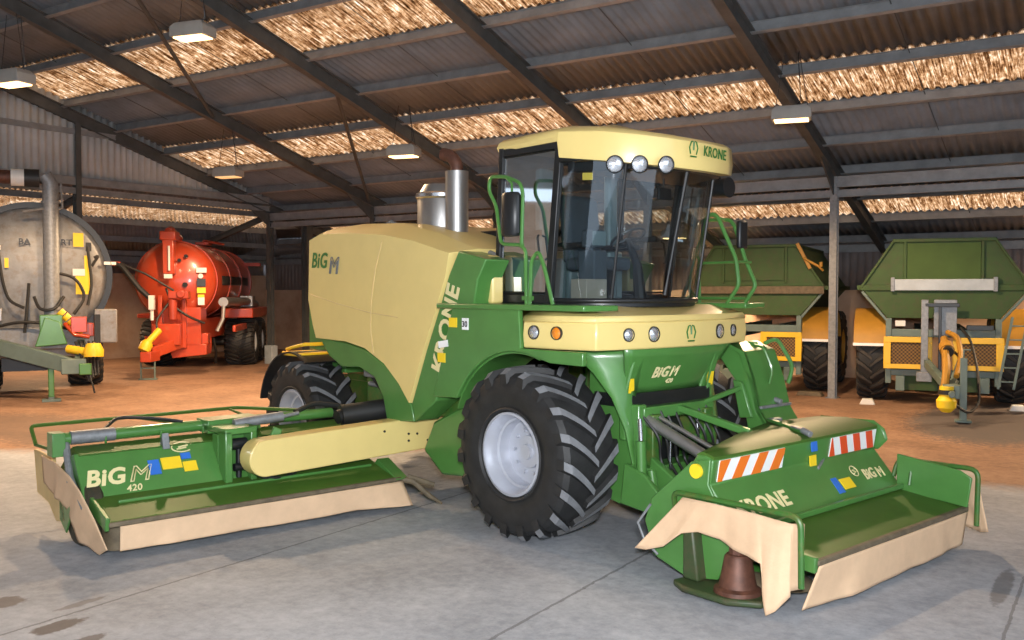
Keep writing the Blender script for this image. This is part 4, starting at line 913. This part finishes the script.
b = B(); b.cyl((-2.36, -3.21, .85), (-2.36, -3.04, .85), .06); b.cyl((-2.36, -3.12, .5), (-2.36, -3.12, .9), .03); b.cyl((-2.3, -3.2, .62), (-2.3, -3.05, .62), .04); b.cyl((-2.2, -2.92, .62), (-2.12, -2.92, .62), .13); obj('pivot_hardware', b, 'black', sdk)
# end: cloth flap, cream panel, wheel
b = B(); b.prism([(-3.85, .78), (-3.2, .78), (-3.2, .45), (-2.85, .36), (-2.8, .2), (-3.1, .16), (-3.35, .30), (-3.75, .34)], 'y', -4.70, -4.66); obj('end_panel', b, 'cream', sdk, bevel=.01)
cloth('cloth_guard', [(-3.4, -4.74, .78), (-2.95, -4.74, .77), (-2.55, -4.73, .70), (-2.32, -4.70, .58), (-2.05, -4.66, .36), (-1.84, -4.62, .12)], [(-3.4, -4.73, .50), (-3.08, -4.72, .42), (-2.85, -4.72, .40), (-2.62, -4.70, .28), (-2.42, -4.68, .08), (-2.05, -4.62, .03)], sdk, nu=40, wob=.012, freq=2.5)
cloth('cloth_guard', [(-1.85, -4.50, .31), (-1.84, -3.4, .31), (-1.83, -2.4, .31), (-1.82, -1.43, .31)], [(-1.86, -4.50, .08), (-1.84, -4.0, .08), (-1.84, -3.0, .07), (-1.82, -2.0, .07), (-1.66, -1.40, .06)], sdk, nu=60, wob=.012, freq=3)
b = B(); b.lathe([(.30, -.10), (.33, -.06), (.33, .06), (.30, .10), (.1, .11), (.001, .11)], (-2.62, -4.56, .33), (0, 1, 0), 28); b.lathe([(.30, -.10), (.1, -.11), (.001, -.11)], (-2.62, -4.56, .33), (0, 1, 0), 28); obj('gauge_drum', b, 'darkdrum', sdk)
b = B(); b.prism([(-2.98, .42), (-2.66, .52), (-2.62, .30), (-2.78, .1), (-2.98, .2)], 'y', -4.70, -4.68); obj('drum_cover', b, 'green', sdk, bevel=.01)
b = B(); b.box(-2.9, -2.2, -4.4, -1.6, .06, .14); obj('cutter_bar', b, 'dgreen', sdk, bevel=.01)
b = B(); b.cyl((-2.15, -4.42, .05), (-2.15, -4.42, .28), .14); obj('cutting_disc', b, 'rustbrown', sdk)
b = B(); b.tube([(-1.9, -1.45, .33), (-1.75, -1.33, .30), (-1.62, -1.20, .14), (-1.55, -1.08, .05)], [.04, .035, .03, .012], 8); b.tube([(-1.8, -1.38, .36), (-1.6, -1.15, .26)], .03, 6); obj('worn_strap', b, 'rustbrown', sdk)
# cream arm cover
ac = [(-2.98+.19*math.cos(R(a)), .725+.19*math.sin(R(a))) for a in range(88, 275, 12)]
b = B(); b.prism(ac+[(-.56, .615), (-.54, .99)], 'x', -2.24, -2.0); am = obj('arm_cover', b, 'yellow', MR, bevel=.012)
b = B()
for y, z in ((-1.55, .86), (-1.22, .72), (-1.22, .80), (-1.1, .79), (-.95, .70)): b.cyl((-2.0, y, z), (-1.99, y, z), .014, n=8)
obj('bolt', b, 'black', am)
b = B(); b.bar((-2.3, -2.95, .72), (-2.3, -.4, .86), .16, .14); b.box(-2.5, -2.1, -.6, -.3, .6, 1.1); obj('swing_arm', b, 'green', MR, bevel=.015)
b = B(); b.cyl((-2.6, -1.75, 1.0), (-2.45, -1.15, 1.05), .12, n=16); b.cyl((-2.6, -1.8, .98), (-2.6, -1.7, 1.0), .08); obj('drive_boot', b, 'hose', MR)

# ------------------------------------------------------------------ grain trailers at the back right
M['tgreen2'] = paint('mesh_green', (.05, .10, .02), .75, var=.1)
M['board'] = paint('silver_board', (.42, .47, .5), .5, metal=.1)
def trailer(loc, rz, label, detail):
    T = empty('tipping_trailer', (loc[0], loc[1], 0), rz, label, 'trailer')
    # hopper body
    sec = [(-.96, 3.5), (-1.62, 2.5), (-1.08, 1.85), (1.08, 1.85), (1.62, 2.5), (.96, 3.5)]
    b = B()
    inn = [(-.90, 3.5), (-1.54, 2.5), (-1.02, 1.92), (1.02, 1.92), (1.54, 2.5), (.90, 3.5)]
    for y0, y1 in ((0, 5.2),):
        vs = [(x, y, z) for y in (0, 4.5) for x, z in sec]+[(x, y, z) for y in (.06, 4.44) for x, z in inn]
        fs = [(5, 4, 3, 2, 1, 0), (6, 7, 8, 9, 10, 11), (17, 16, 15, 14, 13, 12)[::-1], (18, 19, 20, 21, 22, 23)[::-1]]
        for i in range(5): fs += [(i, i+1, i+7, i+6), (12+i, 18+i, 19+i, 13+i)]
        fs += [(0, 6, 18, 12), (5, 17, 23, 11), (0, 12, 17, 5), (6, 11, 23, 18)]
        b.add(vs, fs)
    body = obj('hopper', b, 'tgreen', T, bevel=.01)
    b = B(); b.prism([(-1.62, 2.44), (-1.66, 2.5), (-1.62, 2.56), (1.62, 2.56), (1.66, 2.5), (1.62, 2.44)], 'y', -.05, 0)
    b.bar((-.98, -.03, 3.5), (.98, -.03, 3.5), .07, .07, (0, 1, 0)); 
    for s_ in (-1, 1):
        b.bar((s_*.97, -.03, 3.5), (s_*1.62, -.03, 2.5), .05, .06, (0, 1, 0)); b.bar((s_*.74, -.03, 2.62), (s_*.74, -.03, 3.48), .06, .05, (0, 1, 0))
        b.bar((s_*1.66, 0, 2.5), (s_*1.66, 4.5, 2.5), .08, .1); b.bar((s_*.96, 0, 3.5), (s_*.96, 4.5, 3.5), .07, .08)
    obj('body_frame', b, 'tgreen', body, bevel=.01)
    b = B(); b.box(-.70, .70, -.04, -.01, 2.68, 3.44); obj('front_window', b, 'tgreen2' if detail else 'tgreen', body)
    if detail:
        b = B(); b.box(-.98, .98, -.10, -.05, 2.44, 2.68); obj('tail_board', b, 'board', body, bevel=.01)
        b = B()
        for s_ in (-1, 1): b.box(s_*.98-.04, s_*.98+.04, -.12, -.04, 2.42, 2.72)
        obj('board_bracket', b, 'galv', body, bevel=.006)
    else:
        b = B(); b.box(-1.55, 1.62, -.10, -.05, 2.36, 2.54); obj('body_beam', b, 'rustbrown', body, bevel=.01)
    # chassis
    b = B(); b.box(-1.05, 1.05, -.02, .15, 1.45, 1.62)
    for s_ in (-1, 1):
        b.bar((s_*1.6, .02, 2.42), (s_*1.05, .02, 1.75), .06, .07, (0, 1, 0)); b.box(s_*1.05-.06, s_*1.05+.06, -.05, .1, .45, 1.85); b.box(s_*.45-.08, s_*.45+.08, .1, 4.4, 1.3, 1.6)
    b.box(-1.08, 1.08, -.04, .1, .62, .76); b.box(-.9, -.72, -.1, .1, .3, .62); b.box(.72, .9, -.1, .1, .3, .62)
    chs = obj('chassis', b, 'greysteel', T, bevel=.012)
    b = B(); b.box(-.75, .75, .1, .2, .3, .62); obj('cross_member', b, 'tgreen', chs, bevel=.01)
    # yellow guards with mesh
    b = B()
    for x0, x1 in ((-1.14, -.2), (.2, 1.14)):
        for q in ((x0, x1, 1.34, 1.46), (x0, x1, .78, .88)): b.box(q[0], q[1], -.22, -.14, q[2], q[3])
        for xa in ((x0, x0+.14), (x1-.14, x1)): b.box(xa[0], xa[1], -.22, -.14, .88, 1.34)
    gdd = obj('yellow_guard', b, 'orangeYel', T, bevel=.008)
    b = B(); b.box(-1.0, -.34, -.17, -.15, .88, 1.34); obj('mesh_grille', b, 'grille', gdd); b = B(); b.box(.34, 1.0, -.17, -.15, .88, 1.34); obj('mesh_grille', b, 'grille', gdd)
    for s_ in (-1, 1):
        for yy, vis in ((1.05, 1), (3.1, 0)):
            wheelx(T, s_*1.4, yy, .96, .95, .62, .45, s_, nl=20, lugmat='olug', rimmat='tyel', depth=.2)
        b = B(); rings = []
        for k in range(17):
            a = R(18+k*9); c_, q_ = math.cos(a), math.sin(a)
            rings.append([(s_*1.4-.36, 1.05-1.04*c_, .96+1.04*q_), (s_*1.4+.36, 1.05-1.04*c_, .96+1.04*q_), (s_*1.4+.36, 1.05-1.08*c_, .96+1.08*q_), (s_*1.4-.36, 1.05-1.08*c_, .96+1.08*q_)])
        b.loft(rings); mg = obj('mudguard', b, 'tyel', T)
        b = B(); b.box(s_*1.4-.37, s_*1.4+.37, -.01, .03, 1.24, 1.30); obj('reflective_strip', b, 'refl_w', mg)
    if detail:
        dx = .06
        b = B(); b.bar((-.38, .1, 1.0), (dx, -3.0, .62), .12, .16); b.bar((.38, .1, 1.0), (dx, -3.0, .62), .12, .16); b.box(dx-.14, dx+.14, -3.2, -2.9, .5, .74); b.tube([(dx, -3.2, .60), (dx, -3.5, .60)], .06, 10)
        db = obj('drawbar', b, 'greysteel', T, bevel=.012)
        b = B(); b.box(.22, .34, -2.7, -2.55, .05, 1.2); b.box(.14, .42, -2.75, -2.5, .02, .06); b.tube([(.28, -2.6, 1.2), (.28, -2.6, 1.35), (.4, -2.6, 1.35)], .02, 6); obj('jack_leg', b, 'greysteel', db, bevel=.008)
        b = B(); b.box(-.42, -.28, -.5, -.4, .55, 2.25); b.box(-.18, .26, -.35, -.32, 1.5, 2.25); b.box(-.5, -.2, -.55, -.4, .55, .75); obj('hose_stand', b, 'galv', T, bevel=.01)
        b = B(); b.bar((-.06, -.45, 2.15), (-.06, -.45, .4), .06, .06, (0, 1, 0)); b.box(-.35, .3, -.5, -.42, 2.1, 2.18); b.box(.45, .95, -.2, -.1, 1.62, 1.72); obj('stand_frame', b, 'black', T, bevel=.008)
        b = B(); b.tube([(-.02, -1.6, 1.5), (-.02, -2.2, 1.35), (.0, -2.6, 1.0), (-.04, -2.8, .66)], .07, 10, fillet=.15); b.cyl((.0, -2.0, 1.38), (.02, -2.2, 1.3), .13); b.tube([(.05, -1.4, 1.62), (.22, -1.8, 1.55), (.26, -2.2, 1.15), (.16, -2.6, .85)], .05, 8, fillet=.2); obj('yellow_hose', b, 'tyel', db)
        b = B(); b.lathe([(.001, -.17), (.08, -.16), (.16, -.08), (.17, .05), (.10, .16), (.001, .17)], (-.02, -3.2, .42), (0, 0, 1), 20); b.cyl((-.02, -3.2, .55), (-.02, -3.2, .72), .12); obj('shaft_guard', b, 'stickY', db)
        b = B(); b.cyl((-.02, -3.2, .58), (-.02, -3.2, .66), .14); b.cyl((.02, -2.1, 1.34), (.03, -2.3, 1.28), .1); b.tube([(.3, -1.0, 1.7), (.45, -1.6, 1.5), (.55, -2.2, .9), (.55, -2.6, .35), (.35, -2.9, .2), (.1, -3.0, .4)], .025, 8, fillet=.3); b.tube([(.1, -1.2, 1.3), (.32, -1.8, 1.1), (.2, -2.6, .8)], .025, 8, fillet=.3); obj('black_hose', b, 'hose', db)
        b = B()
        for s_ in (-1, 1): b.bar((1.42+s_*.14, -.25, 1.9), (1.15+s_*.14, -.55, .45), .05, .04, (0, 1, 0))
        for k in range(5): z = .6+.28*k; x = 1.15+.27*(z-.45)/1.45; b.bar((x-.14, -.53+.3*(z-.45)/1.45, z), (x+.14, -.53+.3*(z-.45)/1.45, z), .04, .03)
        obj('ladder', b, 'greysteel', T, bevel=.004)
        b = B(); b.box(-.92, -.72, -.06, -.03, 1.68, 1.80); obj('plate', b, 'white', chs)
        for x in (-1.45, 1.4):
            b = B(); b.prism([(-.16, .0), (.16, 0), (.10, .12), (-.10, .12)], 'y', -.25, -.05)
            ck = obj('wheel_chock', b, 'white', None, bevel=.01); ck.location = (loc[0]+x*math.cos(rz)+.12*math.sin(rz), loc[1]+x*math.sin(rz)-.12*math.cos(rz), 0); ck.rotation_euler = (0, 0, rz)
            tag(ck, 'pale wheel chock under the %s front wheel of the trailer with the silver board' % ('left' if x < 0 else 'right'), 'wheel chock', 'wheel chocks')
    else:
        b = B(); b.bar((-.38, .1, 1.0), (0, -2.4, .62), .12, .16); b.bar((.38, .1, 1.0), (0, -2.4, .62), .12, .16); b.box(-.14, .14, -2.6, -2.3, .0, .74); obj('drawbar', b, 'greysteel', T, bevel=.012)
        b = B(); b.tube([(1.15, -.1, 3.2), (1.5, -.15, 3.0), (1.6, -.1, 2.9)], .03, 8); b.bar((1.0, -.06, 3.55), (1.3, -.06, 2.95), .08, .06, (0, 1, 0)); b.cyl((1.55, -.15, 2.98), (1.55, -.15, 3.1), .04); obj('tarp_arm', b, 'tyel', T, bevel=.006)
        b = B(); b.prism([(-.3, 0), (.3, 0), (.25, .10), (-.25, .10)], 'y', -.25, -.05)
        ck = obj('wheel_chock', b, 'rustbrown', None, bevel=.01); ck.location = (loc[0]+1.4, loc[1]-.02, 0)
        tag(ck, 'flat worn chock under the wheel of the trailer with the broad brown beam', 'wheel chock', 'wheel chocks')
    return T
trailer(camlevel(9.07, 19.6), YAW-R(23), 'dark green tipping trailer with silver board and yellow mesh guards, facing the camera', True)
trailer((-1.95, .35), YAW-R(26), 'green tipping trailer half hidden behind the ladder of the big mower, yellow wheel rim', False)

# ------------------------------------------------------------------ orange-red slurry tanker
def rot(az): return YAW-R(az)
RT = empty('slurry_tanker', (*camlevel(-9.75, 27.0), 0), rot(-7), 'orange-red slurry tanker parked in the left aisle, front end towards the camera', 'tanker')
b = B(); zc = 2.72; r_ = 1.14
b.lathe([(.001, -.38), (.35, -.36), (.7, -.28), (.95, -.16), (1.09, -.02), (r_, .12), (r_, 6.6), (1.09, 6.75), (.7, 7.0), (.001, 7.1)], (0, 0, zc), (0, 1, 0), 56)
for y in (.14, 2.3, 4.4, 6.5): b.lathe([(r_, y-.03), (r_+.025, y-.03), (r_+.025, y+.03), (r_, y+.03)], (0, 0, zc), (0, 1, 0), 56)
br = obj('barrel', b, 'red', RT, sharp=40)
b = B(); b.box(-.22, .10, -.62, -.30, 2.9, 4.0); b.box(-.28, .16, -.66, -.1, 3.86, 4.12); b.tube([(-.06, -.5, 4.1), (-.06, -.3, 4.16), (-.02, .6, 3.95)], .12, 10); ov = obj('fill_duct', b, 'red', br, bevel=.03)
b = B(); b.tube([(-.02, -.66, 3.0), (-.02, -.66, 3.7)], .03, 8); b.box(-.16, .06, -.68, -.62, 2.78, 2.9); obj('sight_gauge', b, 'white', br)
b = B(); plate(b, (.66, -.36, 2.95), (1, .25, 0), (0, 0, 1), .28, .14); b.cyl((.78, -.38, 2.85), (.78, -.34, 2.85), .07); plate(b, (.70, -.38, 2.02), (1, .2, 0), (0, 0, 1), .18, .22); obj('white_sticker', b, 'white', br)
b = B(); plate(b, (.68, -.40, 2.36), (1, .2, 0), (0, 0, 1), .24, .16); plate(b, (.70, -.39, 2.24), (1, .2, 0), (0, 0, 1), .18, .08); obj('yellow_sticker', b, 'stickY', br)
b = B(); plate(b, (.68, -.40, 2.55), (1, .2, 0), (0, 0, 1), .24, .22); b.cyl((.35, -.42, 2.6), (.35, -.36, 2.6), .07); b.cyl((.2, -.42, 3.3), (.2, -.36, 3.3), .05); b.cyl((.38, -.40, 3.42), (.38, -.3, 3.42), .05); obj('dark_fitting', b, 'black', br)
# name board on the barrel side
b = B()
b.grid(lambda u, v: (1.0*(r_+.012)*math.cos(R(-6+14*v)), .9+4.8*u, zc+(r_+.012)*math.sin(R(-6+14*v))), 2, 6); nb = obj('name_board', b, 'black', br, solid=.01)
b = B(); b.tube([(.35, 2.0, 3.85), (.4, 2.0, 3.98), (.9, 2.6, 3.9)], .04, 8); b.box(.2, .6, 1.7, 2.3, 3.84, 3.92); b.box(.3, 1.5, 6.2, 6.5, 3.3, 3.42); obj('top_fittings', b, 'dred', br, bevel=.01)
# long suction arm across the front
b = B(); b.tube([(-1.35, -1.0, 3.18), (-1.2, -1.0, 3.1), (-.75, -1.0, 2.5), (-.4, -.95, 2.15)], .075, 10); b.tube([(-1.3, -.95, 3.2), (-.6, -.9, 2.9), (.1, -.75, 2.45), (.2, -.7, 2.2)], .03, 8); b.tube([(-.1, -.7, 2.5), (.1, -.8, 2.0), (.5, -.75, 1.7), (.9, -.5, 1.5)], .035, 8, fillet=.2); b.tube([(.0, -.8, 2.1), (-.3, -1.1, 1.6), (-.2, -1.2, 1.2)], .03, 8, fillet=.2); obj('black_hose', b, 'hose', RT)
b = B(); b.box(-.5, -.36, -1.05, -.85, 1.9, 2.3); b.cyl((-.43, -.95, 1.6), (-.43, -.95, 1.9), .05); obj('hose_coupling', b, 'white', RT, bevel=.01)
b = B(); b.box(-1.5, -1.25, -1.05, -.9, 3.12, 3.24); obj('arm_end', b, 'red', RT, bevel=.02)
b = B(); b.box(.0, .55, -.95, -.6, 2.2, 2.42); b.cyl((.1, -.8, 2.2), (.1, -.8, 1.6), .12); b.cyl((.35, -1.0, 2.34), (.35, -.7, 2.34), .12); obj('vacuum_pump', b, 'dred', RT, bevel=.03)
b = B()
b.box(-.75, .75, .2, 6.5, 1.0, 1.6); b.box(-.30, .80, -.50, .3, .85, 1.95); b.box(-.36, -.24, -.62, -.5, .8, 2.3); b.box(.30, .42, -.62, -.5, .8, 2.3); b.box(-.5, .95, -.3, .2, .9, 1.2); b.bar((.35, -.4, 1.0), (-.32, -1.5, .72), .16, .3); b.bar((-.7, -.4, 1.0), (-.42, -1.5, .72), .16, .3); b.prism([(-.62, -1.35), (-.12, -1.35), (-.22, -1.95), (-.5, -1.95)], 'z', .5, .78); b.box(-.45, .3, -.9, -.4, .9, 1.5)
b.prism([(-.12, .95), (.95, .9), (.95, .6), (.0, .5)], 'y', -.5, .2)
obj('frame', b, 'red', RT, bevel=.02)
b = B(); b.box(-.58, -.54, -1.66, -1.6, .0, .5); b.box(-.22, -.18, -1.66, -1.6, .0, .5); b.box(-.62, -.14, -1.7, -1.56, .0, .04); b.box(-.58, -.18, -1.65, -1.61, .3, .34); obj('stand', b, 'greysteel', RT, bevel=.006)
b = B(); b.cyl((-.42, -1.7, .95), (-.12, -1.4, 1.35), .09); b.lathe([(.16, 0), (.17, .2), (.11, .3)], (-.46, -1.75, .80), (.2, .2, .5), 16); obj('shaft_guard', b, 'orangeYel', RT)
b = B(); b.tube([(1.32, .1, 2.10), (1.32, 4.6, 2.06), (1.45, 5.3, 1.95)], .14, 14); b.tube([(1.32, .15, 2.0), (1.3, .1, 1.6), (1.15, .0, 1.25)], .06, 8); b.box(1.1, 1.5, 4.4, 5.0, 1.9, 2.25); obj('hose_carrier', b, 'steel', RT)
b = B(); b.box(.85, 1.78, 2.6, 6.6, 1.56, 1.86); b.box(-1.78, -.85, 2.6, 6.6, 1.56, 1.7); b.box(1.5, 1.6, .5, 2.6, 1.2, 1.4); obj('wheel_fender', b, 'red', RT, bevel=.03)
for y in (3.45, 5.05):
    for s_ in (-1, 1): wheelx(RT, s_*1.30, y, .76, .76, .92, .34, s_, nl=26, lugmat='hose', rimmat='white', depth=.15, k=.5)
b = B(); b.cyl((-1.2, 3.45, .76), (1.2, 3.45, .76), .12); b.cyl((-1.2, 5.05, .76), (1.2, 5.05, .76), .12); b.tube([(.9, .8, 1.0), (.95, .9, .6), (.9, 1.1, .25)], .04); obj('axle', b, 'black', RT)

# ------------------------------------------------------------------ big grey tanker at the left edge
GT = empty('vacuum_tanker', (*camlevel(-10.98, 21.4), 0), rot(-27), 'large grey galvanised tanker with tall suction pipe, cut off at the left edge', 'tanker')
zc = 2.80; r_ = 1.60
b = B(); b.lathe([(.001, -.25), (.6, -.22), (1.1, -.12), (1.42, .02), (1.54, .10), (r_, .2), (r_, 3.3), (1.4, 3.5), (.001, 3.6)], (0, 0, zc), (0, 1, 0), 64); gb = obj('barrel', b, 'grey', GT, sharp=40)
b = B(); b.lathe([(r_-.06, .04), (r_+.07, .04), (r_+.07, .22), (r_-.0, .22)], (0, 0, zc), (0, 1, 0), 64); obj('end_ring', b, 'black', gb)
b = B()
px_ = .36
b.tube([(px_, -.55, 1.75), (px_, -.55, 4.85), (px_-.12, -.55, 5.02)], .17, 18); b.lathe([(.17, 0), (.2, .0), (.2, .05), (.17, .05)], (px_, -.55, 4.4), (0, 0, 1), 18); b.lathe([(.17, 0), (.2, .0), (.2, .06), (.17, .06)], (px_, -.55, 2.0), (0, 0, 1), 18)
sp_ = obj('suction_pipe', b, 'galv', GT)
b = B(); b.cyl((-3.2, -.55, 4.98), (-.42, -.55, 4.95), .15); obj('boom_pipe', b, 'rust', sp_); b = B(); b.cyl((-.16, -.55, 4.95), (.14, -.55, 4.95), .2); obj('rubber_joint', b, 'hose', sp_); b = B(); b.cyl((-.42, -.55, 4.95), (-.16, -.55, 4.95), .19); obj('pipe_flange', b, 'white', sp_)
b = B(); b.tube([(px_+.22, -.6, 4.85), (px_+.24, -.6, 4.3), (px_+.1, -.6, 4.25)], .025, 6); b.tube([(-.2, -.6, 4.2), (px_, -.62, 4.3)], .03, 6); obj('control_rod', b, 'galv', sp_)
b = B(); b.box(-.92, -.74, -.42, -.3, 2.0, 4.0); b.box(-1.02, -.64, -.45, -.3, 1.75, 2.05); obj('level_gauge', b, 'steel', gb, bevel=.02)
b = B(); plate(b, (.82, -.24, 3.45), (1, .1, 0), (0, 0, 1), .22, .32); plate(b, (.86, -.26, 2.35), (1, .1, 0), (0, 0, 1), .3, .5); plate(b, (1.05, -.22, 2.8), (1, .1, 0), (0, 0, 1), .12, .45); plate(b, (-.58, -.3, 2.95), (1, 0, 0), (0, 0, 1), .08, .22); obj('yellow_sticker', b, 'stickY', gb)
b = B(); plate(b, (.80, -.28, 2.78), (1, .1, 0), (0, 0, 1), .26, .16); plate(b, (-.75, -.3, 3.35), (1, 0, 0), (0, 0, 1), .1, .1); plate(b, (1.48, .0, 3.05), (1, .3, 0), (0, 0, 1), .28, .07); obj('white_sticker', b, 'white', gb)
text('BA', .19, (-.30, -.31, 3.48), (1, 0, 0), (0, 0, 1), 'black', gb, bold=.03); text('RT', .19, (.56, -.29, 3.48), (1, .05, 0), (0, 0, 1), 'black', gb, bold=.03)
b = B()
for pts in ([(-.7, -.34, 3.3), (-.62, -.4, 2.6), (-.5, -.5, 2.2), (-.2, -.55, 2.05)], [(1.12, -.3, 3.45), (1.16, -.34, 3.0), (1.2, -.4, 2.6), (1.1, -.5, 2.1)], [(.4, -.6, 2.85), (.85, -.5, 2.75), (1.08, -.5, 2.3), (.8, -.6, 1.9)], [(0, -.6, 2.3), (.1, -.7, 2.0), (.4, -.8, 2.0), (.6, -.6, 2.3)], [(-.9, -.5, 1.6), (-.3, -.7, 1.75), (.3, -.8, 1.7), (.9, -.8, 1.5)], [(-.1, -.5, 2.6), (-.15, -.6, 2.0), (-.2, -.7, 1.5)], [(1.25, -.3, 3.2), (1.35, -.3, 3.25), (1.2, -.3, 3.0)]): b.tube(pts, .035, 7, fillet=.25)
b.box(1.08, 1.2, -.3, -.2, 3.35, 3.55); obj('black_hose', b, 'hose', GT)
b = B(); b.box(-2.0, 1.3, -.5, 0, 1.1, 1.6); b.box(-.9, .9, 0, 3.4, .9, 1.4); b.box(1.25, 1.75, -.1, .1, 1.2, 2.0); b.box(-1.6, -.7, -.9, -.3, .75, 1.5); obj('subframe', b, 'grey', GT, bevel=.03)
b = B(); b.bar((-.9, -.6, 1.25), (.75, -1.6, .78), .16, .34); b.bar((.95, -.5, 1.2), (.85, -1.6, .78), .16, .3); b.box(.5, 1.0, -1.75, -1.45, .62, .95); dbb = obj('drawbar', b, 'greysteel', GT, bevel=.02)
b = B(); b.box(.1, .55, -1.1, -.8, 1.3, 1.9); b.prism([(.0, 1.2), (.65, 1.25), (.5, 1.75), (.2, 1.85)], 'y', -1.2, -1.1); b.box(.25, .37, -1.35, -1.2, .1, .85); b.box(.85, 1.1, -1.8, -1.6, .6, .85); obj('green_hitch', b, 'green', dbb, bevel=.02)
b = B(); b.box(.12, .50, -1.4, -1.15, .0, .06); b.box(.25, .37, -1.34, -1.22, .05, .12); obj('foot', b, 'greysteel', dbb, bevel=.01)
b = B()
for k in range(5): b.cyl((.50+.10*k, -.9, 1.98-.10*k), (.58+.10*k, -.9, 1.90-.10*k), .09)
b.cyl((.65, -1.3, 1.15), (1.05, -1.6, 1.08), .09); b.lathe([(.2, 0), (.21, .15), (.14, .3)], (1.15, -1.7, .98), (0, .1, 1), 18); obj('shaft_guard', b, 'orangeYel', GT)
b = B(); b.box(.72, 1.05, -1.1, -.8, 1.5, 1.85); b.box(.95, 1.2, -.9, -.6, 1.4, 1.7); b.tube([(.6, -.9, 1.7), (.8, -1.1, 1.45), (1.1, -1.1, 1.4)], .05); obj('pump_head', b, 'red', GT, bevel=.03)
b = B()
for k in range(5): b.tube([(.8+.09*k, -1.3, 1.3), (.9+.08*k, -1.6, 1.0), (1.0+.06*k, -1.7, .7-.03*k), (1.05+.04*k, -1.75, .45+.04*k)], .03, 6, fillet=.15)
b.tube([(1.05, -1.75, .6), (1.12, -1.85, .35), (1.15, -1.85, .2)], .02, 6); b.box(1.2, 1.32, -1.2, -.9, 1.0, 1.9); obj('coupling_hoses', b, 'hose', dbb)
for s_ in (-1, 1): wheelx(GT, s_*1.15, 2.6, .8, .8, .8, .38, s_, nl=20, lugmat='olug', rimmat='grey', depth=.2)
b = B(); b.cyl((-1.2, 2.6, .8), (1.2, 2.6, .8), .14); b.box(-.7, .7, .5, 1.2, .55, 1.0); obj('axle', b, 'black', GT)

# ------------------------------------------------------------------ small things behind
P_ = empty('wooden_pallet', (-16.4, 3.6, 0), R(18), 'orange wooden pallet standing on edge between the dark columns', 'pallet')
for k in range(5):
    b = B(); b.box(-.6+.26*k, -.44+.26*k, -.07, -.05, 0, 1.55); obj('slat', b, 'wood', P_, bevel=.006)
for z in (.05, .7, 1.35):
    b = B(); b.box(-.6, .6, -.05, .05, z, z+.1); obj('bearer', b, 'wood', P_, bevel=.006)
b = B()
rings = []
for z, s_ in ((0, .9), (.3, 1.05), (.9, 1), (1.5, .85), (1.95, .6), (2.1, .25)):
    rings.append([(-14.6+.5*s_*math.cos(2*PI*k/14)*(1+.1*math.sin(k*2.3+z*3)), 3.2+.4*s_*math.sin(2*PI*k/14)*(1+.12*math.cos(k*1.7+z*2)), z) for k in range(14)])
b.loft(rings); tag(obj('sack', b, 'sack', None, subsurf=0), 'tall dark brown sack standing behind the rear hood of the big mower', 'sack')
